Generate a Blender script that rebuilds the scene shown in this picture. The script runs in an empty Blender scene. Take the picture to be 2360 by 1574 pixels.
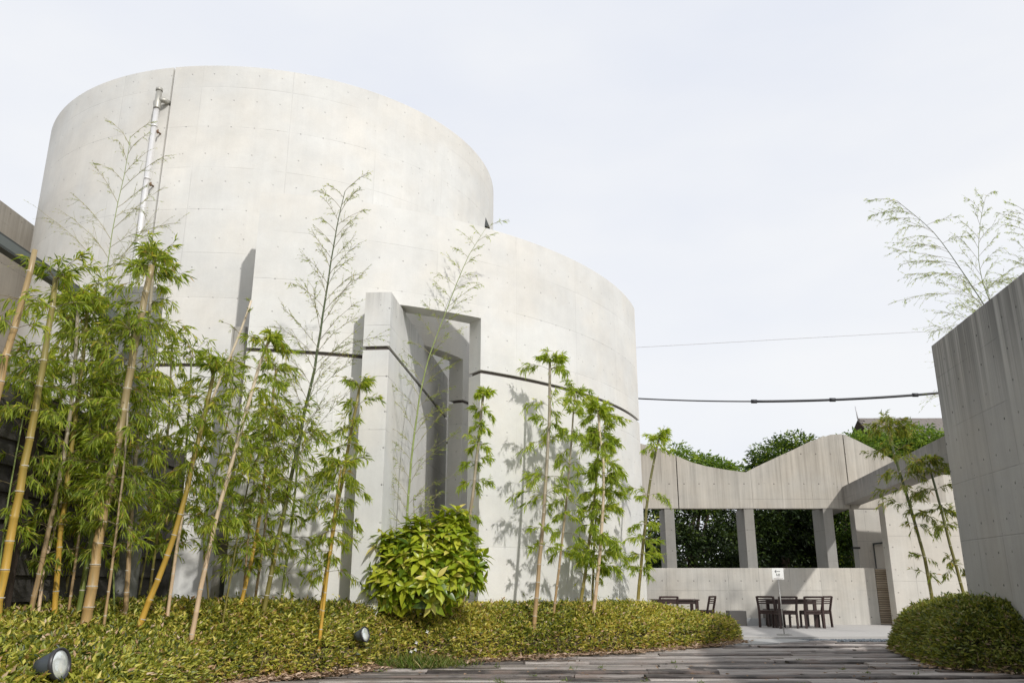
import bpy, bmesh, math, random
import numpy as np
from mathutils import Vector, Matrix, noise

R = random.Random(7)
NR = np.random.default_rng(11)
scene = bpy.context.scene
COL = scene.collection

# ------------------------------------------------------------------ camera
F, CX, CY, YH, CZ = 1900.0, 1180.0, 787.0, 1345.0, 1.17
PITCH = math.atan((YH - CY) / F)
cd = bpy.data.cameras.new('camera'); cam = bpy.data.objects.new('camera', cd); COL.objects.link(cam)
cam.location = (0, 0, CZ); cam.rotation_euler = (math.pi / 2 + PITCH, 0, 0)
cd.sensor_width = 36; cd.lens = 36 * F / 2360; cd.clip_start = 0.05; cd.clip_end = 3000
scene.camera = cam

# ------------------------------------------------------------------ light
SUN = Vector((0.56, -1.0, 0.86)).normalized()          # direction towards the sun
w = bpy.data.worlds.new('World'); scene.world = w; w.use_nodes = True
nt = w.node_tree; nt.nodes.clear()
out = nt.nodes.new('ShaderNodeOutputWorld')
sky = nt.nodes.new('ShaderNodeTexSky'); sky.sky_type = 'NISHITA'; sky.sun_disc = False
sky.sun_elevation = math.asin(SUN.z); sky.sun_rotation = math.atan2(SUN.x, SUN.y)
sky.dust_density = 4.0; sky.air_density = 1.0
b1 = nt.nodes.new('ShaderNodeBackground'); b1.inputs['Strength'].default_value = 0.10
nt.links.new(sky.outputs[0], b1.inputs['Color'])
tc = nt.nodes.new('ShaderNodeTexCoord')
mp = nt.nodes.new('ShaderNodeMapping'); mp.inputs['Scale'].default_value = (1.0, 1.0, 2.6)
ns = nt.nodes.new('ShaderNodeTexNoise'); ns.inputs['Scale'].default_value = 1.7; ns.inputs['Detail'].default_value = 5
ns.inputs['Roughness'].default_value = 0.5
nt.links.new(tc.outputs['Generated'], mp.inputs[0]); nt.links.new(mp.outputs[0], ns.inputs['Vector'])
rp = nt.nodes.new('ShaderNodeValToRGB')
rp.color_ramp.elements[0].position = 0.32; rp.color_ramp.elements[0].color = (0.79, 0.825, 0.91, 1)
rp.color_ramp.elements[1].position = 0.66; rp.color_ramp.elements[1].color = (0.915, 0.925, 0.945, 1)
nt.links.new(ns.outputs['Fac'], rp.inputs[0])
b2 = nt.nodes.new('ShaderNodeBackground'); b2.inputs['Strength'].default_value = 1.0
nt.links.new(rp.outputs[0], b2.inputs['Color'])
mx = nt.nodes.new('ShaderNodeMixShader'); mx.inputs[0].default_value = 0.92
nt.links.new(b1.outputs[0], mx.inputs[1]); nt.links.new(b2.outputs[0], mx.inputs[2])
nt.links.new(mx.outputs[0], out.inputs['Surface'])

sl = bpy.data.lights.new('sun', 'SUN'); sl.energy = 2.8; sl.angle = math.radians(1.4); sl.color = (1.0, 0.97, 0.93)
so = bpy.data.objects.new('sun', sl); COL.objects.link(so)
so.rotation_euler = SUN.to_track_quat('Z', 'Y').to_euler(); so.location = (10, -20, 30)

scene.view_settings.view_transform = 'Standard'; scene.view_settings.look = 'None'
scene.view_settings.exposure = 0.09; scene.view_settings.gamma = 1.0
scene.view_settings.use_curve_mapping = False
try:
    scene.cycles.max_bounces = 8; scene.cycles.transparent_max_bounces = 8
except Exception: pass

# ------------------------------------------------------------------ helpers: where things stand
def ray(x, y):
    u = (x - CX) / F; v = -(y - CY) / F
    return (u, math.cos(PITCH) - v * math.sin(PITCH), math.sin(PITCH) + v * math.cos(PITCH))
def at(x, y, Y):
    r = ray(x, y); t = Y / r[1]
    return Vector((r[0] * t, Y, r[2] * t + CZ))
def dist_w(Y, z): return Y * math.cos(PITCH) + (z - CZ) * math.sin(PITCH)

# ------------------------------------------------------------------ materials
class N:
    """tiny helper to write node maths"""
    def __init__(s, t): s.t = t
    def n(s, k, **kw):
        o = s.t.nodes.new(k)
        for a, b in kw.items(): setattr(o, a, b)
        return o
    def put(s, sock, v):
        if isinstance(v, (int, float)): sock.default_value = v
        elif isinstance(v, tuple): sock.default_value = v if len(v) == 4 or sock.type == 'VECTOR' else (*v, 1)
        else: s.t.links.new(v, sock)
    def m(s, op, a, b=None, c=None, clamp=False):
        o = s.n('ShaderNodeMath', operation=op, use_clamp=clamp)
        s.put(o.inputs[0], a)
        if b is not None: s.put(o.inputs[1], b)
        if c is not None: s.put(o.inputs[2], c)
        return o.outputs[0]
    def mix(s, f, a, b, mode='MIX'):
        o = s.n('ShaderNodeMix', data_type='RGBA', blend_type=mode)
        s.put(o.inputs[0], f); s.put(o.inputs[6], a); s.put(o.inputs[7], b)
        return o.outputs[2]
    def noise(s, vec, scale, detail=3, rough=0.5, sc=(1, 1, 1)):
        mp = s.n('ShaderNodeMapping'); s.put(mp.inputs[0], vec); mp.inputs['Scale'].default_value = sc
        o = s.n('ShaderNodeTexNoise'); s.put(o.inputs['Vector'], mp.outputs[0])
        o.inputs['Scale'].default_value = scale; o.inputs['Detail'].default_value = detail
        o.inputs['Roughness'].default_value = rough
        return o.outputs['Fac']
    def ramp(s, v, *st):
        o = s.n('ShaderNodeValToRGB'); s.put(o.inputs[0], v)
        while len(o.color_ramp.elements) < len(st): o.color_ramp.elements.new(0.5)
        for e, (p, c) in zip(o.color_ramp.elements, st):
            e.position = p; e.color = (*c, 1) if isinstance(c, tuple) else (c, c, c, 1)
        return o.outputs[0]
    def step(s, v, lo, hi):
        o = s.n('ShaderNodeMapRange', interpolation_type='SMOOTHSTEP'); s.put(o.inputs[0], v)
        o.inputs[1].default_value = lo; o.inputs[2].default_value = hi
        return o.outputs[0]

def mat(name):
    m = bpy.data.materials.new(name); m.use_nodes = True
    t = m.node_tree; t.nodes.clear()
    o = t.nodes.new('ShaderNodeOutputMaterial'); b = t.nodes.new('ShaderNodeBsdfPrincipled')
    t.links.new(b.outputs[0], o.inputs[0])
    return m, N(t), b, o

def concrete(name, base, stain=0.3, holes=True, joints=True, hu=0.45, hv=0.6, pu=1.8, pv=0.9, weather=0.3, warm=(1, 1, 1), seed=0.0, bug=0.5, top=None, jv_=0.22, hd=0.4, hr=0.015):
    m, n, b, o = mat(name)
    uv = n.n('ShaderNodeUVMap').outputs[0]
    off = n.n('ShaderNodeVectorMath', operation='ADD'); n.put(off.inputs[0], uv); off.inputs[1].default_value = (seed, seed * 0.37, seed * 1.7)
    vec = off.outputs[0]
    sp = n.n('ShaderNodeSeparateXYZ'); n.put(sp.inputs[0], uv); u, v = sp.outputs[0], sp.outputs[1]
    big = n.noise(vec, 0.55, 5, 0.6)
    mid = n.noise(vec, 2.6, 6, 0.65)
    fine = n.noise(vec, 38, 3, 0.6)
    strk = n.noise(vec, 1.0, 6, 0.7, (5.5, 0.22, 1))
    strk2 = n.noise(vec, 1.0, 4, 0.6, (17, 0.5, 1))
    val = n.m('ADD', n.m('MULTIPLY', n.m('SUBTRACT', big, 0.5), 0.36), n.m('MULTIPLY', n.m('SUBTRACT', mid, 0.5), 0.26))
    val = n.m('ADD', val, n.m('MULTIPLY', n.m('SUBTRACT', fine, 0.5), 0.10))
    val = n.m('ADD', val, n.m('MULTIPLY', n.m('SUBTRACT', strk, 0.5), stain))
    val = n.m('ADD', val, n.m('MULTIPLY', n.m('SUBTRACT', strk2, 0.5), stain * 0.6))
    # each pour of formwork has its own tone
    fu = n.m('FLOOR', n.m('DIVIDE', u, pu)); fv = n.m('FLOOR', n.m('DIVIDE', v, pv))
    cb = n.n('ShaderNodeCombineXYZ'); n.put(cb.inputs[0], fu); n.put(cb.inputs[1], fv); cb.inputs[2].default_value = seed
    wn = n.n('ShaderNodeTexWhiteNoise'); n.put(wn.inputs['Vector'], cb.outputs[0])
    val = n.m('ADD', val, n.m('MULTIPLY', n.m('SUBTRACT', wn.outputs['Value'], 0.5), 0.05))
    val = n.m('ADD', val, 1.0)
    hgt = n.m('MULTIPLY', fine, 0.15)
    # air holes
    vo = n.n('ShaderNodeTexVoronoi'); n.put(vo.inputs['Vector'], vec); vo.inputs['Scale'].default_value = 9.0
    msk = n.step(n.noise(vec, 1.1, 4, 0.6), 0.46, 0.62)
    rad = n.m('MULTIPLY', n.m('MULTIPLY', vo.outputs['Color'], 0.13), msk)
    hole = n.m('SUBTRACT', 1.0, n.step(n.m('SUBTRACT', vo.outputs['Distance'], rad), -0.01, 0.02))
    val = n.m('MULTIPLY', val, n.m('SUBTRACT', 1.0, n.m('MULTIPLY', hole, bug)))
    hgt = n.m('SUBTRACT', hgt, n.m('MULTIPLY', hole, 0.7))
    def cell(x, p, sh=0.5):
        q = n.m('FRACT', n.m('ADD', n.m('DIVIDE', x, p), sh))
        return n.m('MULTIPLY', n.m('ABSOLUTE', n.m('SUBTRACT', q, 0.5)), p)
    if joints:
        du = cell(u, pu, 0.5); dv = cell(v, pv, 0.5)
        jm = n.step(n.noise(vec, 0.8, 3, 0.6), 0.38, 0.60)
        ju = n.m('MULTIPLY', n.m('SUBTRACT', 1.0, n.step(du, 0.004, 0.013)), jm)
        jv = n.m('MULTIPLY', n.m('SUBTRACT', 1.0, n.step(dv, 0.003, 0.012)), jm)
        j = n.m('MAXIMUM', ju, jv)
        val = n.m('MULTIPLY', val, n.m('SUBTRACT', 1.0, n.m('MULTIPLY', j, jv_)))
        hgt = n.m('SUBTRACT', hgt, n.m('MULTIPLY', j, 0.5))
    if holes:
        du = cell(u, hu, 0.0); dv = cell(v, hv, 0.0)
        d = n.m('SQRT', n.m('ADD', n.m('MULTIPLY', du, du), n.m('MULTIPLY', dv, dv)))
        h = n.m('SUBTRACT', 1.0, n.step(d, hr * 0.7, hr * 1.25))
        cu = n.m('FLOOR', n.m('DIVIDE', u, hu)); cv = n.m('FLOOR', n.m('DIVIDE', v, hv))
        c2 = n.n('ShaderNodeCombineXYZ'); n.put(c2.inputs[0], cu); n.put(c2.inputs[1], cv)
        w2 = n.n('ShaderNodeTexWhiteNoise'); n.put(w2.inputs['Vector'], c2.outputs[0])
        val = n.m('MULTIPLY', val, n.m('SUBTRACT', 1.0, n.m('MULTIPLY', h, n.m('ADD', hd * 0.5, n.m('MULTIPLY', w2.outputs['Value'], hd)))))
        hgt = n.m('SUBTRACT', hgt, n.m('MULTIPLY', h, 1.6))
    if top:      # rain stains running down from the coping: darker the nearer to it
        tz, tl, ts = top
        k = n.step(v, tz - tl, tz)
        s1 = n.step(n.noise(vec, 1.0, 5, 0.7, (7, 0.10, 1)), 0.38, 0.62)
        val = n.m('MULTIPLY', val, n.m('SUBTRACT', 1.0, n.m('MULTIPLY', n.m('MULTIPLY', k, s1), ts)))
    col = n.n('ShaderNodeVectorMath', operation='SCALE'); col.inputs[0].default_value = base; n.put(col.inputs[3], val)
    tint = n.mix(n.step(n.noise(vec, 0.7, 4, 0.6), 0.35, 0.7), (0.985, 1.0, 1.012), (1.012, 0.998, 0.972))
    c = n.mix(1.0, col.outputs[0], tint, 'MULTIPLY')
    n.put(b.inputs['Base Color'], c)
    n.put(b.inputs['Roughness'], n.m('ADD', 0.62, n.m('MULTIPLY', mid, 0.3)))
    b.inputs['Specular IOR Level'].default_value = 0.3
    bp = n.n('ShaderNodeBump'); n.put(bp.inputs['Height'], hgt); bp.inputs['Strength'].default_value = 0.5; bp.inputs['Distance'].default_value = 0.01
    n.put(b.inputs['Normal'], bp.outputs[0])
    return m

def wood(name, dark, light, grain_axis='x', rough=0.8, spread=0.8, bump=0.6, scale=1.0, warmmix=None, lo_=0.25, hi_=0.78):
    m, n, b, o = mat(name)
    ob = n.n('ShaderNodeTexCoord').outputs['Object']
    oi = n.n('ShaderNodeObjectInfo')
    cb = n.n('ShaderNodeCombineXYZ'); n.put(cb.inputs[0], n.m('MULTIPLY', oi.outputs['Random'], 37)); n.put(cb.inputs[1], n.m('MULTIPLY', oi.outputs['Random'], 91)); 
    ad = n.n('ShaderNodeVectorMath', operation='ADD'); n.put(ad.inputs[0], ob); n.put(ad.inputs[1], cb.outputs[0])
    sc = {'x': (0.45, 16, 16), 'y': (16, 0.8, 16), 'z': (16, 16, 0.8)}[grain_axis]
    g = n.noise(ad.outputs[0], 1.6 * scale, 7, 0.7, sc)
    g2 = n.noise(ad.outputs[0], 5.0 * scale, 5, 0.7, sc)
    p = n.noise(ad.outputs[0], 2.2, 4, 0.6)
    v = n.m('ADD', n.m('MULTIPLY', g, 0.55), n.m('MULTIPLY', p, 0.35))
    v = n.m('ADD', v, n.m('MULTIPLY', n.m('SUBTRACT', oi.outputs['Random'], 0.5), spread))
    v = n.m('ADD', v, n.m('MULTIPLY', g2, 0.1), clamp=True)
    c = n.ramp(v, (lo_, dark), (hi_, light))
    crack = n.step(g2, 0.60, 0.70)
    c = n.mix(n.m('MULTIPLY', crack, 0.6), c, tuple(x * 0.4 for x in dark))
    if warmmix:
        c = n.mix(n.m('MULTIPLY', n.step(p, 0.45, 0.7), 0.6), c, warmmix)
    n.put(b.inputs['Base Color'], c); b.inputs['Roughness'].default_value = rough
    bp = n.n('ShaderNodeBump'); n.put(bp.inputs['Height'], n.m('SUBTRACT', g, n.m('MULTIPLY', crack, 0.6))); bp.inputs['Strength'].default_value = bump; bp.inputs['Distance'].default_value = 0.012
    n.put(b.inputs['Normal'], bp.outputs[0])
    return m

def leafmat(name, stops, trans=0.35, rough=0.45, spec=0.4, tcol=1.75):
    m, n, b, o = mat(name)
    a = n.n('ShaderNodeAttribute', attribute_name='tint')
    c = n.ramp(a.outputs['Fac'], *stops)
    n.put(b.inputs['Base Color'], c); b.inputs['Roughness'].default_value = rough
    b.inputs['Specular IOR Level'].default_value = spec
    tr = n.n('ShaderNodeBsdfTranslucent')
    sc = n.n('ShaderNodeVectorMath', operation='MULTIPLY'); n.put(sc.inputs[0], c); sc.inputs[1].default_value = (tcol * 1.12, tcol * 1.03, tcol * 0.65)
    n.put(tr.inputs[0], sc.outputs[0])
    ms = n.n('ShaderNodeMixShader'); ms.inputs[0].default_value = trans
    n.t.links.new(b.outputs[0], ms.inputs[1]); n.t.links.new(tr.outputs[0], ms.inputs[2]); n.t.links.new(ms.outputs[0], o.inputs[0])
    return m

def culmmat(name, lo, hi, blotch, bl=0.5):
    m, n, b, o = mat(name)
    uv = n.n('ShaderNodeUVMap').outputs[0]
    sp = n.n('ShaderNodeSeparateXYZ'); n.put(sp.inputs[0], uv)
    c = n.mix(n.step(sp.outputs[1], 0.4, 3.6), lo, hi)
    k = n.step(n.noise(uv, 2.3, 5, 0.65, (3, 1, 1)), 0.45, 0.68)
    c = n.mix(n.m('MULTIPLY', k, bl), c, blotch)
    f = n.noise(uv, 26, 4, 0.6, (1, 0.25, 1))
    c = n.mix(n.m('MULTIPLY', n.step(f, 0.5, 0.75), 0.25), c, tuple(x * 0.55 for x in lo))
    n.put(b.inputs['Base Color'], c); b.inputs['Roughness'].default_value = 0.38
    return m

def plain(name, c, rough=0.6, metal=0.0, nz=0.12, sc=12.0, bump=0.0, spec=0.5):
    m, n, b, o = mat(name)
    ob = n.n('ShaderNodeTexCoord').outputs['Object']
    f = n.noise(ob, sc, 4, 0.6)
    k = n.n('ShaderNodeVectorMath', operation='SCALE'); k.inputs[0].default_value = c
    n.put(k.inputs[3], n.m('ADD', 1 - nz, n.m('MULTIPLY', f, nz * 2)))
    n.put(b.inputs['Base Color'], k.outputs[0]); n.put(b.inputs['Roughness'], n.m('ADD', rough - 0.05, n.m('MULTIPLY', f, 0.1)))
    b.inputs['Metallic'].default_value = metal; b.inputs['Specular IOR Level'].default_value = spec
    if bump:
        bp = n.n('ShaderNodeBump'); n.put(bp.inputs['Height'], f); bp.inputs['Strength'].default_value = bump; bp.inputs['Distance'].default_value = 0.01
        n.put(b.inputs['Normal'], bp.outputs[0])
    return m

M = {}
M['drum'] = concrete('pale_concrete', (0.655, 0.646, 0.616), stain=0.11, seed=3.1, bug=0.30, jv_=0.09, hd=0.24)
M['screen'] = concrete('pale_concrete_screen', (0.67, 0.66, 0.63), stain=0.08, seed=9.4, bug=0.30, jv_=0.08, hd=0.24)
M['blade'] = concrete('pale_concrete_blade', (0.64, 0.633, 0.607), stain=0.16, seed=5.7, bug=0.35, top=(6.0, 0.5, 0.25))
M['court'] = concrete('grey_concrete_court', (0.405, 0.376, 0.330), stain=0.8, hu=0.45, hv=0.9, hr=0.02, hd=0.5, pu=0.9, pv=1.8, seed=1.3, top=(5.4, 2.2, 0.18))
M['low'] = concrete('grey_concrete_low_wall', (0.48, 0.455, 0.41), stain=0.5, hr=0.02, hu=0.46, hv=0.5, pu=0.9, pv=0.98, seed=7.9)
M['pier_shade'] = concrete('shade_darkened_pier_concrete', (0.26, 0.25, 0.23), stain=0.3, seed=15.2)  # partial shade on the piers is put into this darker base colour
M['panel'] = concrete('beige_concrete_panel', (0.51, 0.48, 0.43), stain=0.2, hr=0.022, hu=0.62, hv=0.62, pu=1.9, pv=1.24, seed=2.2)
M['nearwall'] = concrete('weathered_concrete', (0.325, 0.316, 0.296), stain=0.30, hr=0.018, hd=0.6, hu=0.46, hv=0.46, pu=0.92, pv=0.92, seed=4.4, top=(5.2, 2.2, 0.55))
M['leftwall'] = concrete('brown_stained_concrete', (0.38, 0.345, 0.295), stain=0.40, seed=6.6, top=(9.9, 2.0, 0.25))
M['groove'] = plain('joint_shadow_gap', (0.10, 0.085, 0.075), 0.9)
M['patio'] = plain('pale_patio_concrete', (0.42, 0.405, 0.385), 0.85, nz=0.10, sc=22, bump=0.15)
M['pad'] = plain('grey_concrete_pad', (0.36, 0.36, 0.35), 0.85, nz=0.15, sc=5)
M['soil'] = plain('dry_soil', (0.13, 0.098, 0.066), 0.95, nz=0.5, sc=9, bump=0.6)
M['earth'] = plain('bare_ground', (0.16, 0.14, 0.10), 0.95, nz=0.3, sc=0.8)
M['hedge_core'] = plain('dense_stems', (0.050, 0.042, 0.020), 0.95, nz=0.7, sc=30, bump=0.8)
M['deck'] = wood('weathered_sleeper_wood', (0.028, 0.021, 0.018), (0.41, 0.37, 0.34), 'x', 0.62, spread=0.42, bump=1.0, lo_=0.30, hi_=0.70, warmmix=(0.15, 0.10, 0.078))
M['board'] = wood('dark_board_wood', (0.022, 0.020, 0.018), (0.085, 0.078, 0.068), 'y', 0.8, spread=0.35)
M['backboard'] = wood('brown_fence_wood', (0.020, 0.013, 0.010), (0.055, 0.036, 0.026), 'z', 0.85, spread=0.3)
M['furniture'] = wood('dark_stained_wood', (0.018, 0.009, 0.008), (0.050, 0.024, 0.019), 'z', 0.45, spread=0.2, bump=0.15)
M['slat'] = wood('tan_slat_wood', (0.34, 0.27, 0.19), (0.60, 0.50, 0.38), 'x', 0.7, spread=0.3)
M['steel'] = plain('dark_painted_steel', (0.055, 0.060, 0.058), 0.5, 0.3)
M['steel2'] = plain('grey_green_steel', (0.14, 0.155, 0.15), 0.5, 0.3)
M['pipe'] = plain('galvanised_steel', (0.78, 0.77, 0.76), 0.36, 0.45, nz=0.08)
M['fit'] = plain('dull_pipe_fitting', (0.42, 0.41, 0.37), 0.5, 0.5)
M['rust'] = plain('rusty_bracket', (0.16, 0.09, 0.05), 0.7)
M['granite'] = plain('speckled_granite', (0.085, 0.080, 0.074), 0.55, nz=0.5, sc=90)
M['plinth'] = plain('polished_stone', (0.42, 0.43, 0.43), 0.08, nz=0.08, spec=0.9)
M['sign'] = plain('white_sign_plate', (0.78, 0.78, 0.76), 0.5, nz=0.03)
M['ink'] = plain('black_print', (0.03, 0.03, 0.03), 0.6)
M['red'] = plain('red_grey_print', (0.30, 0.22, 0.20), 0.6)
M['stand'] = plain('brushed_metal_stand', (0.42, 0.41, 0.39), 0.4, 0.8)
M['housing'] = plain('blue_grey_housing', (0.12, 0.14, 0.17), 0.45, 0.4)
M['rim'] = plain('black_rubber_rim', (0.03, 0.03, 0.033), 0.4)
M['lens'] = plain('frosted_lens', (0.78, 0.82, 0.79), 0.10, 0.45, nz=0.15, sc=9)
M['cable'] = plain('black_cable', (0.03, 0.03, 0.035), 0.6)
M['wire'] = plain('thin_wire', (0.55, 0.55, 0.57), 0.6)
M['pole'] = plain('grey_pole', (0.33, 0.32, 0.30), 0.8)
M['gravel'] = plain('blue_grey_pebble', (0.11, 0.13, 0.15), 0.7, nz=0.5, sc=40)
M['shingle'] = plain('brown_shingle', (0.17, 0.15, 0.135), 0.85, nz=0.25, sc=3)
M['housewall'] = plain('pale_house_wall', (0.5, 0.47, 0.42), 0.8)
M['bark'] = plain('grey_brown_bark', (0.13, 0.10, 0.075), 0.9, nz=0.4, sc=20, bump=0.7)
M['twig'] = plain('brown_green_twig', (0.17, 0.135, 0.06), 0.7, nz=0.2)
M['twigpale'] = plain('straw_twig', (0.30, 0.27, 0.14), 0.7, nz=0.2)
M['ring'] = plain('pale_node_ring', (0.50, 0.46, 0.38), 0.7)
M['petal'] = plain('white_petal', (0.8, 0.8, 0.78), 0.6, nz=0.02)

G3 = [(0.0, (0.08, 0.13, 0.018)), (0.35, (0.215, 0.300, 0.034)), (0.72, (0.385, 0.455, 0.055)), (0.93, (0.56, 0.53, 0.10)), (1.0, (0.42, 0.30, 0.08))]
G3y = [(0.0, (0.11, 0.17, 0.020)), (0.35, (0.25, 0.35, 0.036)), (0.75, (0.41, 0.50, 0.06)), (1.0, (0.56, 0.56, 0.11))]
M['bleaf'] = leafmat('bamboo_leaf', G3, 0.5)
M['bleafy'] = leafmat('bamboo_leaf_bright', G3y, 0.5)
M['bleafd'] = leafmat('bamboo_leaf_olive', [(0.0, (0.07, 0.10, 0.016)), (0.5, (0.17, 0.225, 0.03)), (0.85, (0.30, 0.31, 0.045)), (1.0, (0.40, 0.25, 0.06))], 0.45)
M['hleaf'] = leafmat('dwarf_bamboo_leaf', [(0.0, (0.035, 0.055, 0.010)), (0.28, (0.165, 0.20, 0.026)), (0.55, (0.36, 0.375, 0.055)), (0.84, (0.62, 0.55, 0.12)), (0.92, (0.40, 0.24, 0.12)), (1.0, (0.66, 0.52, 0.38))], 0.28, 0.42, 0.45)
M['hleafd'] = leafmat('dwarf_bamboo_leaf_dark', [(0.0, (0.040, 0.062, 0.010)), (0.4, (0.135, 0.165, 0.024)), (0.85, (0.28, 0.285, 0.05)), (0.95, (0.25, 0.17, 0.10)), (1.0, (0.42, 0.32, 0.24))], 0.25, 0.42, 0.45)
M['auc'] = leafmat('glossy_shrub_leaf', [(0.0, (0.050, 0.095, 0.010)), (0.4, (0.18, 0.27, 0.018)), (0.8, (0.42, 0.46, 0.035)), (1.0, (0.60, 0.52, 0.14))], 0.25, 0.34, 0.45)
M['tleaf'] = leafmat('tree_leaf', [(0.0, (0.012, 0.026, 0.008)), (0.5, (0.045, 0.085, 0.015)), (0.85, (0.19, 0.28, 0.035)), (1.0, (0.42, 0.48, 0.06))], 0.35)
M['tleaf_shade'] = leafmat('shade_darkened_tree_leaf', [(0.0, (0.006, 0.013, 0.006)), (0.55, (0.022, 0.040, 0.010)), (0.88, (0.07, 0.11, 0.018)), (1.0, (0.17, 0.24, 0.03))], 0.2)  # leaf colour darkened to stand in for deep shade behind the piers
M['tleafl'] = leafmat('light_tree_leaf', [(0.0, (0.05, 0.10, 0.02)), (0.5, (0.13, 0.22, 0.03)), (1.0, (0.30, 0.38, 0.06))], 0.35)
M['litter'] = leafmat('dry_fallen_leaf', [(0.0, (0.16, 0.10, 0.06)), (0.5, (0.36, 0.25, 0.17)), (1.0, (0.60, 0.46, 0.35))], 0.1, 0.7, 0.2)
M['stem'] = leafmat('dry_stem', [(0.0, (0.07, 0.05, 0.03)), (0.5, (0.20, 0.145, 0.085)), (1.0, (0.42, 0.32, 0.20))], 0.0, 0.8, 0.2)
M['grass'] = leafmat('weed_blade', [(0.0, (0.06, 0.10, 0.015)), (0.6, (0.15, 0.22, 0.03)), (1.0, (0.42, 0.35, 0.16))], 0.3)
CU = {
 'golden': culmmat('golden_culm', (0.56, 0.33, 0.05), (0.22, 0.185, 0.05), (0.22, 0.20, 0.05), 0.5),
 'tan': culmmat('tan_culm', (0.44, 0.28, 0.11), (0.30, 0.235, 0.12), (0.26, 0.22, 0.12), 0.6),
 'pale': culmmat('pale_culm', (0.56, 0.40, 0.25), (0.62, 0.52, 0.38), (0.33, 0.25, 0.15), 0.4),
 'green': culmmat('green_culm', (0.12, 0.155, 0.03), (0.13, 0.17, 0.04), (0.26, 0.22, 0.06), 0.4),
 'darkgreen': culmmat('dark_green_culm', (0.20, 0.17, 0.04), (0.060, 0.085, 0.03), (0.12, 0.10, 0.035), 0.5),
 'lime': culmmat('light_green_culm', (0.17, 0.22, 0.05), (0.24, 0.30, 0.09), (0.20, 0.22, 0.08), 0.3),
 'grey': culmmat('grey_culm', (0.40, 0.26, 0.12), (0.33, 0.29, 0.21), (0.16, 0.14, 0.09), 0.6),
 'olive': culmmat('olive_culm', (0.26, 0.21, 0.05), (0.15, 0.145, 0.05), (0.10, 0.085, 0.03), 0.5),
}

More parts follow.
